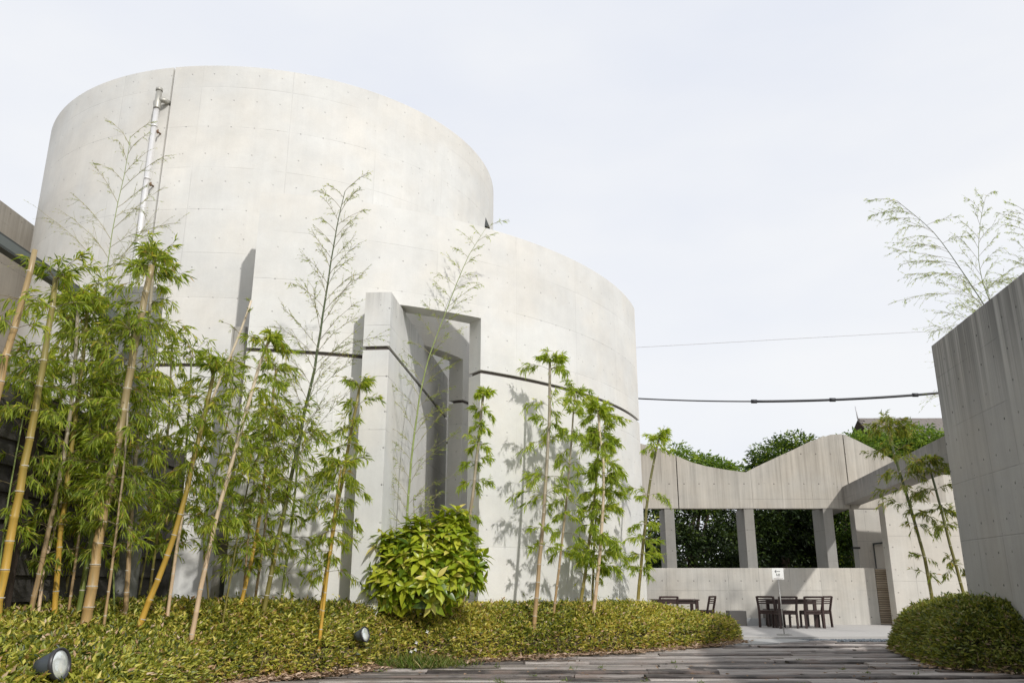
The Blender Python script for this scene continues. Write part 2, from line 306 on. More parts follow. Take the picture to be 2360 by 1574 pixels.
# ------------------------------------------------------------------ helpers: objects
def tag(o, label=None, cat=None, group=None, kind=None):
    if label: o['label'] = label
    if cat: o['category'] = cat
    if group: o['group'] = group
    if kind: o['kind'] = kind
    return o
def empty(name, loc=(0, 0, 0), rz=0.0):
    o = bpy.data.objects.new(name, None); COL.objects.link(o); o.location = loc; o.rotation_euler = (0, 0, rz)
    o.empty_display_size = 0.1
    return o
def link(name, me, m=None, parent=None, loc=None):
    if m is not None and len(me.materials) == 0: me.materials.append(m)
    o = bpy.data.objects.new(name, me); COL.objects.link(o)
    if parent: o.parent = parent
    if loc is not None: o.location = loc
    return o
class MB:
    """collects quads and triangles with a metre-scaled UV map"""
    def __init__(s): s.v = []; s.f = []; s.uv = []; s.sm = []
    def face(s, pts, uvs=None, smooth=False):
        i = len(s.v); s.v += [tuple(p) for p in pts]; s.f.append(tuple(range(i, i + len(pts))))
        if uvs is None:
            a, b, c = Vector(pts[0]), Vector(pts[1]), Vector(pts[2])
            n = (b - a).cross(c - a); n = n.normalized() if n.length else Vector((0, 0, 1))
            if abs(n.z) > 0.7: uvs = [(p[0], p[1]) for p in pts]
            else:
                t = Vector((0, 0, 1)).cross(n).normalized()
                uvs = [(Vector(p).dot(t), p[2]) for p in pts]
        s.uv += [tuple(q) for q in uvs]; s.sm.append(smooth)
    def box(s, c, d, rot=None):
        x, y, z = (q / 2 for q in d); c = Vector(c)
        P = [Vector((i * x, j * y, k * z)) for k in (-1, 1) for j in (-1, 1) for i in (-1, 1)]
        if rot is not None: P = [rot @ p for p in P]
        P = [c + p for p in P]
        for f in ((0, 2, 3, 1), (4, 5, 7, 6), (0, 1, 5, 4), (2, 6, 7, 3), (0, 4, 6, 2), (1, 3, 7, 5)): s.face([P[i] for i in f])
    def bx(s, a, b): s.box([(p + q) / 2 for p, q in zip(a, b)], [abs(q - p) for p, q in zip(a, b)])
    def bar(s, a, b, wx, wy, up=(0, 0, 1)):
        a, b = Vector(a), Vector(b); d = (b - a); L = d.length; z = d.normalized()
        x = Vector(up).cross(z)
        if x.length < 1e-3: x = Vector((1, 0, 0))
        x.normalize(); y = z.cross(x)
        s.box((a + b) / 2, (wx, wy, L), Matrix((x, y, z)).transposed())
    def tube(s, pts, rad, n=8, cap=True):
        pts = [Vector(p) for p in pts]; rings = []; L = 0; prev = None; us = []
        x = None
        for i, p in enumerate(pts):
            d = (pts[min(i + 1, len(pts) - 1)] - pts[max(i - 1, 0)]).normalized()
            if x is None: x = d.orthogonal().normalized()
            else: x = (x - d * x.dot(d)).normalized()
            y = d.cross(x)
            if prev is not None: L += (p - prev).length
            prev = p; us.append(L)
            r = rad[i] if hasattr(rad, '__len__') else rad
            rings.append([p + (x * math.cos(2 * math.pi * k / n) + y * math.sin(2 * math.pi * k / n)) * r for k in range(n)])
        for i in range(len(pts) - 1):
            for k in range(n):
                k2 = (k + 1) % n
                s.face([rings[i][k], rings[i][k2], rings[i + 1][k2], rings[i + 1][k]],
                       [(k / n, us[i]), ((k + 1) / n, us[i]), ((k + 1) / n, us[i + 1]), (k / n, us[i + 1])], True)
        if cap:
            s.face(list(reversed(rings[0]))); s.face(rings[-1])
    def mesh(s, name, merge=True):
        me = bpy.data.meshes.new(name); me.from_pydata(s.v, [], s.f)
        uv = me.uv_layers.new(name='UVMap'); uv.data.foreach_set('uv', np.array(s.uv, dtype=np.float32).ravel())
        me.polygons.foreach_set('use_smooth', np.array(s.sm, dtype=bool))
        if merge:
            bm = bmesh.new(); bm.from_mesh(me); bmesh.ops.remove_doubles(bm, verts=bm.verts, dist=1e-5)
            bmesh.ops.recalc_face_normals(bm, faces=bm.faces); bm.to_mesh(me); bm.free()
        me.update(); return me
    def build(s, name, m, parent=None, bevel=0.0, merge=True):
        o = link(name, s.mesh(name, merge), m, parent)
        if bevel:
            md = o.modifiers.new('bevel', 'BEVEL'); md.width = bevel; md.segments = 2; md.limit_method = 'ANGLE'; md.angle_limit = math.radians(50)
        return o

def fmesh(name, V, Fc, tint=None, quads=True):
    """fast mesh from numpy: V (n,3), Fc (m,k)"""
    me = bpy.data.meshes.new(name); k = Fc.shape[1]
    me.vertices.add(len(V)); me.vertices.foreach_set('co', V.astype(np.float32).ravel())
    me.loops.add(Fc.size); me.loops.foreach_set('vertex_index', Fc.astype(np.int32).ravel())
    me.polygons.add(len(Fc)); me.polygons.foreach_set('loop_start', np.arange(0, Fc.size, k, dtype=np.int32))
    try: me.polygons.foreach_set('loop_total', np.full(len(Fc), k, dtype=np.int32))
    except Exception: pass
    if tint is not None:
        a = me.attributes.new('tint', 'FLOAT', 'FACE'); a.data.foreach_set('value', tint.astype(np.float32))
    me.update(calc_edges=True); return me

def leaves_mesh(name, P, D, L, W, tint, nrm=None, droop=0.15, fold=0.25):
    """blades: base P, direction D, length L, width W -> folded kites (two tris each side of the midrib)"""
    n = len(P); D = D / np.linalg.norm(D, axis=1, keepdims=True)
    if nrm is None: nrm = NR.normal(size=(n, 3)) + np.array([0, 0, 1.2])
    S = np.cross(D, nrm); S /= (np.linalg.norm(S, axis=1, keepdims=True) + 1e-9)
    Nn = np.cross(S, D)
    L = L[:, None]; W = W[:, None]
    a = P; m = P + D * L * 0.38 + Nn * L * 0.03
    l = m + S * W * 0.5 + Nn * W * fold; r = m - S * W * 0.5 + Nn * W * fold
    t = P + D * L + np.array([0, 0, -1.0]) * L * droop
    V = np.stack([a, l, t, r], 1).reshape(-1, 3)
    i = np.arange(n)[:, None] * 4
    Fc = np.concatenate([i + np.array([[0, 2, 1]]), i + np.array([[0, 3, 2]])], 1).reshape(-1, 3)
    return fmesh(name, V, Fc, np.repeat(np.clip(tint, 0, 1), 2))

# ------------------------------------------------------------------ ground
def sheet(name, x0, y0, x1, y1, z, m, kind='structure'):
    b = MB(); b.face([(x0, y0, z), (x1, y0, z), (x1, y1, z), (x0, y1, z)]); o = b.build(name, m, merge=False); o['kind'] = kind; return o
sheet('ground', -400, -300, 400, 700, -0.16, M['earth'])
b = MB(); b.bx((-7, 3.0, -0.15), (11, 19.25, -0.06)); b.build('deck_bed', M['soil'])['kind'] = 'structure'
# raised patio of pale concrete with its front edge
b = MB(); ed = [(3.2, 19.9), (5.6, 19.25), (8.2, 19.45), (12.5, 19.7)]
top = [(x, y, 0.05) for x, y in ed]
b.face(top + [(16, 19.7, 0.05), (16, 31, 0.05), (2.0, 31, 0.05), (2.0, 19.9, 0.05)])
fr = [(2.0, 19.9)] + ed + [(16, 19.7)]
for p, q in zip(fr, fr[1:]): b.face([(p[0], p[1], -0.1), (q[0], q[1], -0.1), (q[0], q[1], 0.05), (p[0], p[1], 0.05)])
b.build('patio', M['patio'], merge=True)['kind'] = 'structure'
b = MB(); pp = [(4.5, 17.6), (5.2, 17.75), (6.35, 18.7), (6.2, 19.22), (4.4, 19.7), (4.2, 18.2)]
b.face([(x, y, 0.012) for x, y in pp])
for i in range(len(pp)):
    p, q = pp[i], pp[(i + 1) % len(pp)]; b.face([(p[0], p[1], -0.1), (q[0], q[1], -0.1), (q[0], q[1], 0.012), (p[0], p[1], 0.012)])
b.build('concrete_pad', M['pad'])['kind'] = 'structure'

# deck of old sleepers: every sleeper a part of the deck
deck = empty('timber_deck', (0, 0, 0)); tag(deck, kind='structure')
def sleeper_mesh(L, W, seed):
    rr = random.Random(seed); b = MB(); nx = 9
    xs = [-L / 2 + L * i / nx for i in range(nx + 1)]
    rows = []
    for i, x in enumerate(xs):
        e0 = rr.uniform(-0.008, 0.008); e1 = rr.uniform(-0.008, 0.008); h = rr.uniform(-0.005, 0.005)
        dx = rr.uniform(-0.02, 0.02) if i in (0, nx) else 0
        rows.append([(x + dx, -W / 2 + e0, -0.10), (x + dx, -W / 2 + e0, h - 0.015), (x + dx, -W / 2 + 0.02 + e0, h), (x + dx, W * 0.12, h + rr.uniform(-0.004, 0.006)), (x + dx, W / 2 - 0.02 + e1, h), (x + dx, W / 2 + e1, h - 0.015), (x + dx, W / 2 + e1, -0.10)])
    for a, c in zip(rows, rows[1:]):
        for k in range(6): b.face([a[k], c[k], c[k + 1], a[k + 1]])
    b.face(list(reversed(rows[0]))); b.face(rows[-1])
    return b.mesh('sleeper', False)
SM = [sleeper_mesh(L, 0.208, i) for i, L in enumerate((3.1, 2.7, 2.1, 1.6, 3.1, 1.0))]
for m_ in SM: m_.materials.append(M['deck'])
SL = (3.1, 2.7, 2.1, 1.6, 3.1, 1.0)
rowY = 9.45; k = 0; SLOPE = 0.012
while rowY < 19.0:
    x = -6.3 + R.uniform(0, 2.0)
    if rowY > 10.5: x = max(-4.6, (rowY - 14.5) * 1.05 - 1.3) - R.uniform(0, 1.2)
    xmax = min(8.6, rowY * 0.64 + 0.6) if rowY < 13 else 8.2
    while x < xmax:
        j = R.choice((0, 0, 1, 1, 4, 4, 0, 2, 3, 5)); L = SL[j]
        o = link('sleeper', SM[j], None, deck)
        o.location = (x + L / 2, rowY + SLOPE * x + R.uniform(-0.006, 0.006), -0.014 + R.uniform(-0.024, 0.020))
        o.rotation_euler = (R.gauss(0, 0.03), R.uniform(-0.005, 0.005), SLOPE + R.uniform(-0.003, 0.003) + (math.pi if R.random() < 0.5 else 0))
        x += L + R.uniform(0.008, 0.03); k += 1
    rowY += 0.232
# gravel in the gutter between deck and patio
def pebbles(name, n, fn, s0, s1, m):
    o8 = np.array([(1, 0, 0), (-1, 0, 0), (0, 1, 0), (0, -1, 0), (0, 0, 1), (0, 0, -1)], float)
    f8 = np.array([(0, 2, 4), (2, 1, 4), (1, 3, 4), (3, 0, 4), (2, 0, 5), (1, 2, 5), (3, 1, 5), (0, 3, 5)])
    C = np.array([fn() for _ in range(n)]); s = NR.uniform(s0, s1, (n, 1, 1)) * NR.uniform(0.6, 1.2, (n, 6, 1))
    V = (C[:, None, :] + o8[None] * s * np.array([1.2, 1, 0.7])).reshape(-1, 3)
    Fc = (np.arange(n)[:, None, None] * 6 + f8[None]).reshape(-1, 3)
    return tag(link(name, fmesh(name, V, Fc), m), kind='stuff')
g = pebbles('gravel', 2600, lambda: (R.uniform(6.3, 9.2), R.uniform(18.98, 19.34), -0.045 + R.uniform(0, 0.04)), 0.018, 0.036, M['gravel'])
tag(g, 'blue grey gravel strip between the sleeper deck and the pale patio edge', 'gravel')

# ------------------------------------------------------------------ walls made of cells (openings and grooves are real)
def cellwall(name, path, th, zs, solid, m, parent, flat=False, u0=0.0):
    """path: outer points (x,y,nx,ny) with outward normal; solid(i,k) -> is the cell there; returns one mesh"""
    b = MB(); n = len(path) - 1; K = len(zs) - 1
    U = [u0]
    for p, q in zip(path, path[1:]): U.append(U[-1] + math.hypot(q[0] - p[0], q[1] - p[1]))
    O = [(p[0], p[1]) for p in path]; I = [(p[0] - p[2] * th, p[1] - p[3] * th) for p in path]
    S = lambda i, k: 0 <= i < n and 0 <= k < K and solid(i, k)
    for i in range(n):
        for k in range(K):
            if not S(i, k): continue
            z0, z1 = zs[k], zs[k + 1]; a, c = O[i], O[i + 1]; d, e = I[i], I[i + 1]
            uv = [(U[i], z0), (U[i + 1], z0), (U[i + 1], z1), (U[i], z1)]
            b.face([(*a, z0), (*c, z0), (*c, z1), (*a, z1)], uv, True)
            b.face([(*e, z0), (*d, z0), (*d, z1), (*e, z1)], [uv[1], uv[0], uv[3], uv[2]], True)
            for kk, z in ((k - 1, z0), (k + 1, z1)):
                if not S(i, kk): b.face([(*a, z), (*c, z), (*e, z), (*d, z)], [(U[i], 0), (U[i + 1], 0), (U[i + 1], th), (U[i], th)])
            for ii, p, q, u in ((i - 1, a, d, U[i]), (i + 1, c, e, U[i + 1])):
                if not S(ii, k): b.face([(*p, z0), (*q, z0), (*q, z1), (*p, z1)], [(u, z0), (u + th, z0), (u + th, z1), (u, z1)])
    o = b.build(name, m, parent)
    md = o.modifiers.new('edge', 'EDGE_SPLIT'); md.split_angle = math.radians(40)
    return o

def arc_path(cx, cy, r, angs): return [(cx + r * math.cos(a), cy + r * math.sin(a), math.cos(a), math.sin(a)) for a in angs]
def ang_of(cx, cy, x, y): return math.atan2(y - cy, x - cx)

# A: the tall drum, a ring wall open to the sky, cut by a doorway and a slit beside the pipe
AX, AY, AR, AH = -6.08, 20.13, 5.58, 11.3
drum = tag(empty('concrete_drum', (AX, AY, 0)), 'tall round concrete drum with a steel pipe and a thin vertical slit', 'building')
a_s0 = ang_of(AX, AY, -6.90, 14.63) - 0.0035; a_s1 = a_s0 + 0.007
a_o0 = ang_of(AX, AY, -2.11, 16.22); a_o1 = ang_of(AX, AY, -1.07, 17.64)
def angset(step, extra, lo, hi):
    s = set([round(lo, 6), round(hi, 6)] + [round(e, 6) for e in extra]); t = lo
    while t < hi:
        if all(abs(t - e) > step * 0.3 for e in extra): s.add(round(t, 6))
        t += step
    return sorted(s)
lo = -math.pi - 0.4; 
angs = angset(math.radians(2), [a_s0, a_s1, a_o0, a_o1], lo, lo + 2 * math.pi - 1e-4)
path = arc_path(0, 0, AR, angs); ZJ0, ZJ1 = 4.965, 5.035
zsA = [0.0, ZJ0, ZJ1, 5.94, AH]
mid = lambda i: (angs[i] + angs[i + 1]) / 2
def solA(i, k, core=False):
    m_ = mid(i)
    if a_o0 < m_ < a_o1 and k < 3: return False
    if not core and a_s0 < m_ < a_s1: return False
    return True
cellwall('lower_wall', path, 0.35, zsA, lambda i, k: k == 0 and solA(i, k), M['drum'], drum)
cellwall('upper_wall', path, 0.35, zsA, lambda i, k: k >= 2 and solA(i, k), M['drum'], drum)
pc = arc_path(0, 0, AR - 0.05, angs)
ow = 0.012
angc = angset(math.radians(3), [a_o0 - ow, a_o1 + ow], lo, lo + 2 * math.pi - 1e-4)
pc = arc_path(0, 0, AR - 0.05, angc)
cellwall('joint_core', pc, 0.22, [0, 6.0, AH - 0.04], lambda i, k: not (a_o0 - ow < (angc[i] + angc[i + 1]) / 2 < a_o1 + ow and k == 0), M['groove'], drum)

# B: the lower curved screen wall standing in front of the drum, with a tall doorway
BX, BY, BR, BH = -5.87, 22.85, 9.43, 7.95
screen = tag(empty('curved_screen_wall', (BX, BY, 0)), 'low curved pale concrete wall with a tall doorway, standing in front of the drum', 'wall')
b_l = ang_of(BX, BY, -4.52, 13.5); b_r = ang_of(BX, BY, 3.20, 20.05)
b_o0 = ang_of(BX, BY, -2.28, 14.1); b_o1 = ang_of(BX, BY, -0.59, 15.03)
angB = angset(math.radians(1.5), [b_o0, b_o1], b_l, b_r)
pB = arc_path(0, 0, BR, angB); zsB = [0.0, ZJ0, ZJ1, 6.05, BH]
opB = lambda i, k: b_o0 < (angB[i] + angB[i + 1]) / 2 < b_o1 and k < 3
cellwall('lower_wall', pB, 0.42, zsB, lambda i, k: k == 0 and not opB(i, k), M['screen'], screen, u0=0.31)
cellwall('upper_wall', pB, 0.42, zsB, lambda i, k: k >= 2 and not opB(i, k), M['screen'], screen, u0=0.31)
angD = angset(math.radians(2), [b_o0 - 0.005, b_o1 + 0.005], b_l + 0.004, b_r - 0.004)
pD = arc_path(0, 0, BR - 0.05, angD)
cellwall('joint_core', pD, 0.32, [0, 6.1, BH - 0.04], lambda i, k: not (b_o0 - 0.005 < (angD[i] + angD[i + 1]) / 2 < b_o1 + 0.005 and k == 0), M['groove'], screen)

# C: the straight blade that runs through both doorways
blade = tag(empty('blade_wall', (-2.30, 13.43, 0)), 'straight narrow concrete blade wall running into the doorway', 'wall')
d = Vector((0.50, 6.25)).normalized(); nrm = Vector((d.y, -d.x))
pC = []
for s in (0, 0.9, 2.0, 3.4, 4.9, 6.3):
    p = d * s + nrm * 0.22; pC.append((p.x, p.y, nrm.x, nrm.y))
cellwall('lower_wall', pC, 0.45, [0, ZJ0], lambda i, k: True, M['blade'], blade, u0=0.2)
cellwall('upper_wall', pC, 0.45, [ZJ1, 6.0], lambda i, k: True, M['blade'], blade, u0=0.2)
pE = [(p.x + nrm.x * 0.18, p.y + nrm.y * 0.18, nrm.x, nrm.y) for p in (d * 0.04, d * 6.26)]
cellwall('joint_core', pE, 0.37, [4.9, 5.1], lambda i, k: True, M['groove'], blade)

# pier in the gap left of the screen wall, with a dark recess at its foot
x0 = at(533, 780, 13.72).x
pier = tag(empty('stained_pier', (x0, 13.72, 0)), 'slim concrete pier with a dark weathered top beside the curved wall', 'pier')
M['pier'] = concrete('stained_pier_concrete', (0.40, 0.385, 0.35), stain=0.5, seed=8.8, holes=False, top=(5.35, 0.5, 0.75))
zt_, zm_, zl_ = at(550, 753, 13.72).z, at(500, 1246, 13.72).z, at(500, 1220, 13.72).z
b = MB(); b.bx((0, 0, zl_), (0.40, 0.28, zt_)); b.build('shaft', M['pier'], pier, 0.006)
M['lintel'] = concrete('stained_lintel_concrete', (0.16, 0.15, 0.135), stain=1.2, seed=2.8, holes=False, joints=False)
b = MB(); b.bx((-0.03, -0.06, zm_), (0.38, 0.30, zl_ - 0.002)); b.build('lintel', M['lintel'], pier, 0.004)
b = MB(); b.bx((0.0, 0.20, 0), (0.38, 0.28, zm_ - 0.002)); b.build('recess_back', M['pier'], pier)
b = MB(); b.bx((0.20, 0.02, 0.9), (0.31, 0.12, 1.30)); b.build('meter_box', M['steel'], pier, 0.005)
# small steel wedge where the screen meets the drum
b = MB(); p0 = at(1119, 517, 16.1)
b.face([p0 + Vector((0, 0, 0.16)), p0 + Vector((-0.02, 0, -0.04)), p0 + Vector((0.09, 0, -0.07))])
b.face([p0 + Vector((0, 0.12, 0.16)), p0 + Vector((0.09, 0.12, -0.07)), p0 + Vector((-0.02, 0.12, -0.04))])
b.face([p0 + Vector((0, 0, 0.16)), p0 + Vector((0, 0.12, 0.16)), p0 + Vector((-0.02, 0.12, -0.04)), p0 + Vector((-0.02, 0, -0.04))])
b.face([p0 + Vector((0, 0, 0.16)), p0 + Vector((0.09, 0, -0.07)), p0 + Vector((0.09, 0.12, -0.07)), p0 + Vector((0, 0.12, 0.16))])
tag(b.build('steel_flashing', M['steel']), 'tiny dark steel wedge where the screen wall top meets the drum', 'flashing')

# the rain pipe on the drum
PXX, PYY = -7.10, 14.50
pipe = tag(empty('rain_pipe', (PXX, PYY, 0)), 'shiny steel rain pipe running up the drum beside the slit', 'pipe')
zt = at(374, 205, PYY).z
b = MB(); b.tube([(0, 0, 0), (0, 0, 4.0), (0, 0, zt - 0.42)], 0.052, 16); b.build('pipe_run', M['pipe'], pipe)
b = MB(); b.tube([(0, 0, zt - 0.46), (0, 0, zt - 0.44), (0, 0, zt - 0.30), (0, 0, zt - 0.28), (0, 0, zt - 0.05)], [0.068, 0.068, 0.068, 0.058, 0.058], 16)
b.tube([(0, 0, zt - 0.06), (0, 0, zt)], 0.068, 16)
b.tube([(0, 0, zt - 0.25), (0.13, 0.04, zt - 0.25), (0.16, 0.14, zt - 0.25)], 0.055, 12); b.build('inlet_head', M['fit'], pipe)
for zz in (zt - 0.85, at(345, 412, PYY).z, at(325, 575, PYY).z, 4.3, 2.6):
    b = MB(); b.tube([(0, 0, zz - 0.02), (0, 0, zz + 0.02)], 0.060, 14); c_ = b.build('clamp', M['pipe'], pipe)
    b = MB(); b.tube([(0.045, 0.01, zz - 0.10), (0.08, 0.13, zz - 0.10)], 0.018, 8); b.tube([(0.07, 0.02, zz - 0.15), (0.075, 0.02, zz - 0.07)], 0.016, 8); b.build('bracket', M['rust'], c_)

# ------------------------------------------------------------------ left side: board fence, portal, canopy beam, far wall
fence = tag(empty('board_fence', (-5.5, 5.0, 0)), 'dark weathered fence of wide horizontal boards behind the bamboo', 'fence')
bm_ = []
for L in (4.1, 4.25):
    b = MB(); bw = 0.31
    b.box((0, L / 2, 0), (0.035, L, bw)); me = b.mesh('board', False); me.materials.append(M['board']); bm_.append((me, L))
for k in range(12):
    y = 0.0
    for j in (0, 1):
        me, L = bm_[(j + k) % 2]
        o = link('board', me, None, fence); o.location = (R.uniform(-0.006, 0.006), y, 0.02 + 0.285 * k - 0.13 + 0.1); o.rotation_euler = (R.uniform(-0.002, 0.002), -0.13, 0)
        y += L + 0.01
for yy in (-0.0, 4.15, 8.45):
    b = MB(); b.bx((-0.02, yy - 0.07, -0.05), (0.14, yy + 0.10, 3.26)); b.build('post', M['backboard'] if yy < 8 else M['board'], fence)
portal = tag(empty('concrete_portal', (-5.2, 11.8, 0)), 'grey concrete post with a wide square head, half hidden in the bamboo', 'portal')
M['portal'] = concrete('shaded_grey_concrete', (0.22, 0.22, 0.205), stain=0.4, seed=12.5, hu=0.9, hv=0.9)  # grey lowered so the base colour carries the shade of the bamboo
p1, p2 = at(243, 660, 11.8), at(364, 664, 11.8); zb = at(345, 1010, 11.8).z
b = MB(); b.bx((p1.x + 5.2, 0, zb), (p2.x + 5.2 - 0.04, 0.35, p1.z)); b.build('head_panel', M['portal'], portal, 0.008)
q1, q2 = at(266, 1200, 11.8), at(313, 1200, 11.8)
b = MB(); b.bx((q1.x + 5.2, 0.02, 0), (q2.x + 5.2, 0.33, zb - 0.002)); b.build('post', M['portal'], portal, 0.008)
beamz = 4.775
b = MB(); b.bx((-5.56, 4.5, beamz - 0.10), (-5.5, 11.78, beamz)); bo = b.build('canopy_beam', M['steel2'])
tag(bo, 'dark steel edge beam rising across the drum at the upper left', 'beam')
b = MB(); b.bx((-0, 0, 0), (0.10, 7.28, 0.022)); c_ = b.build('top_flange', M['steel'], bo); c_.location = (-5.60, 4.5, beamz)
b = MB(); b.bx((0, 0, 0), (0.10, 7.28, 0.03)); c_ = b.build('bottom_flange', M['steel'], bo); c_.location = (-5.60, 4.5, beamz - 0.13)
zt = at(0, 453, 16.7).z
b = MB(); b.bx((-11.9, 8, 0), (-11.5, 30, zt)); tag(b.build('far_side_wall', M['leftwall'], None, 0.01), 'brown stained concrete wall behind the drum at the far left', 'wall')

# ------------------------------------------------------------------ the court on the right
YW = 25.0
low = MB(); low.bx((2.4, YW, 0.0), (10.60, YW + 0.30, 1.615))
tag(low.build('low_court_wall', M['low'], None, 0.008), 'low pale concrete wall behind the tables and chairs', 'wall')
prof = [(3.0, 5.55), (4.03, 5.24), (4.28, 5.19), (4.975, 4.905), (5.45, 4.70), (5.87, 4.585), (6.45, 4.48), (7.06, 4.40), (7.40, 4.57), (7.81, 4.755), (8.2, 4.93), (8.64, 5.12), (9.1, 5.34), (9.45, 5.46), (9.52, 5.51), (9.58, 5.49), (9.74, 5.545), (10.085, 5.565), (10.19, 5.54), (10.56, 5.355), (11.05, 5.09), (12.2, 4.4), (13.0, 4.35)]
parapet = tag(empty('wavy_parapet', (0, YW, 0)), 'long concrete parapet with a wavy top carried on deep piers', 'wall')
zb_ = 3.33
def span(x0, x1):
    pts = [(x, z) for x, z in prof if x0 < x < x1]
    f = lambda x: next(a[1] + (b_[1] - a[1]) * (x - a[0]) / (b_[0] - a[0]) for a, b_ in zip(prof, prof[1:]) if a[0] <= x <= b_[0])
    pts = [(x0, f(x0))] + pts + [(x1, f(x1))]
    b = MB()
    for (xa, za), (xb, zc) in zip(pts, pts[1:]):
        b.face([(xa, 0, zb_), (xb, 0, zb_), (xb, 0, zc), (xa, 0, za)]); b.face([(xb, 0.35, zb_), (xa, 0.35, zb_), (xa, 0.35, za), (xb, 0.35, zc)])
        b.face([(xa, 0, za), (xb, 0, zc), (xb, 0.35, zc), (xa, 0.35, za)]); b.face([(xb, 0, zb_), (xa, 0, zb_), (xa, 0.35, zb_), (xb, 0.35, zb_)])
    for x, z in (pts[0], pts[-1]): b.face([(x, 0, zb_), (x, 0.35, zb_), (x, 0.35, z), (x, 0, z)])
    b.build('wall_panel', M['court'], parapet)
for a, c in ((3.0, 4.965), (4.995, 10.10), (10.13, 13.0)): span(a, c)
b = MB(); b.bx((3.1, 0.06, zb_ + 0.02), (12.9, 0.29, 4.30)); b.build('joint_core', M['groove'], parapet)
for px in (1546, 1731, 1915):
    x = at(px, 1240, YW).x; b = MB(); b.bx((x - 0.145, 0.02, 1.613), (x + 0.145, 0.95, zb_ - 0.002)); b.build('pier', M['pier_shade'], parapet, 0.008)
# the beam that comes towards the viewer on the right
bd = Vector((9.93 - 8.55, 25 - 16.3)).normalized(); bn = Vector((-bd.y, bd.x))
beam = tag(empty('court_beam', (9.93, 25.0, 0)), 'long level concrete beam coming forward from the wavy parapet', 'beam')
pF = []
for s in (-13.5, -9, -5, -2, 0, 2.5, 5):
    p = bd * s; pF.append((p.x, p.y, bn.x, bn.y))
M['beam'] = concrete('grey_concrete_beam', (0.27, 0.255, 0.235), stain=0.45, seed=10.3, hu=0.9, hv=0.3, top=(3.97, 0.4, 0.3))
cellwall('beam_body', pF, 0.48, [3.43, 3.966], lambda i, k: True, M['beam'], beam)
# tall panel and louvres to the right of the low wall
YP = 24.2
b = MB(); xl = at(2062, 1370, YP).x
b.bx((xl, YP, 0.0), (xl + 5.2, YP + 0.38, 3.425)); tag(b.build('tall_wall_panel', M['panel'], None, 0.012), 'tall sunlit concrete wall panel behind the thin bamboos at right', 'wall')
lv = tag(empty('louvre_screen', (10.62, YW + 0.05, 0)), 'narrow screen of stacked horizontal timber slats beside the low wall', 'screen')
b = MB(); b.box((0.3, 0, 0), (0.6, 0.05, 0.026)); sm = b.mesh('slat', False); sm.materials.append(M['slat'])
for k in range(31):
    o = link('slat', sm, None, lv); o.location = (0, 0, 0.08 + k * 0.0495); o.rotation_euler = (0.25, 0, 0)
b = MB(); b.bx((0, 0.06, 0.05), (0.6, 0.10, 1.60)); b.build('backing', M['steel'], lv)
# bright wall beyond
xq = at(1975, 1240, 27.2).x
b = MB(); b.bx((xq, 27.2, 0.05), (xq + 4.5, 27.6, 4.6)); q = b.build('rear_wall', M['panel'], None, 0.01); tag(q, 'bright concrete wall seen under the beam behind the low wall', 'wall')
b = MB(); hx = at(2012, 1253, 27.18).x; hz = at(2012, 1253, 27.18).z
b.bar((hx, 27.15, hz - 0.75), (hx, 27.15, hz), 0.03, 0.03); b.bar((hx - 0.015, 27.15, hz), (hx + 0.7, 27.15, hz + 0.08), 0.05, 0.05); tag(b.build('handrail', M['steel']), 'dark bent steel handrail against the bright rear wall', 'handrail')
hx2 = at(1972, 1262, 27.0).x; hz2 = at(1972, 1262, 27.0).z
b = MB(); b.bx((hx2 - 0.06, 27.02, hz2 - 0.03), (hx2 + 0.16, 27.16, hz2 + 0.03)); tag(b.build('wall_hook', M['steel'], None, 0.004), 'small dark fixing on the edge of the bright rear wall', 'hook')

# near wall at the right, in shade
nd = Vector((0.14, 0.99)).normalized(); nn = Vector((-nd.y, nd.x))
near = tag(empty('near_side_wall', (7.41, 14.0, 0)), 'big dark weathered concrete wall in shade at the right edge', 'wall')
pG = []
for s in (-9, -6, -3, -1.5, 0):
    p = nd * s; pG.append((p.x, p.y, nn.x, nn.y))
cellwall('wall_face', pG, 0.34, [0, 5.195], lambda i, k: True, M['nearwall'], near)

# ------------------------------------------------------------------ court furniture
def make_chair():
    root = empty('wooden_chair')
    b = MB(); b.bx((-0.24, -0.22, 0.40), (0.24, 0.24, 0.44)); b.build('seat', M['furniture'], root, 0.004)
    for s in (-1, 1):
        b = MB(); b.bar((s * 0.235, -0.24, 0), (s * 0.235, -0.22, 0.44), 0.05, 0.05); b.bar((s * 0.235, -0.22, 0.43), (s * 0.235, -0.31, 0.80), 0.05, 0.045); b.build('back_leg', M['furniture'], root)
        b = MB(); b.bar((s * 0.235, 0.24, 0), (s * 0.235, 0.22, 0.43), 0.05, 0.05); b.build('front_leg', M['furniture'], root)
        b = MB(); b.bx((s * 0.235 - 0.013, -0.21, 0.34), (s * 0.235 + 0.013, 0.22, 0.395)); b.build('side_rail', M['furniture'], root)
    for z, h in ((0.785, 0.05), (0.72, 0.03), (0.67, 0.03), (0.62, 0.03)):
        b = MB(); y = -0.22 - 0.09 * (z - 0.43) / 0.37; b.bx((-0.22, y - 0.012, z - h / 2), (0.22, y + 0.012, z + h / 2)); b.build('back_slat', M['furniture'], root)
    for y in (-0.22, 0.22):
        b = MB(); b.bx((-0.22, y - 0.012, 0.345), (0.22, y + 0.012, 0.395)); b.build('apron', M['furniture'], root)
    return root
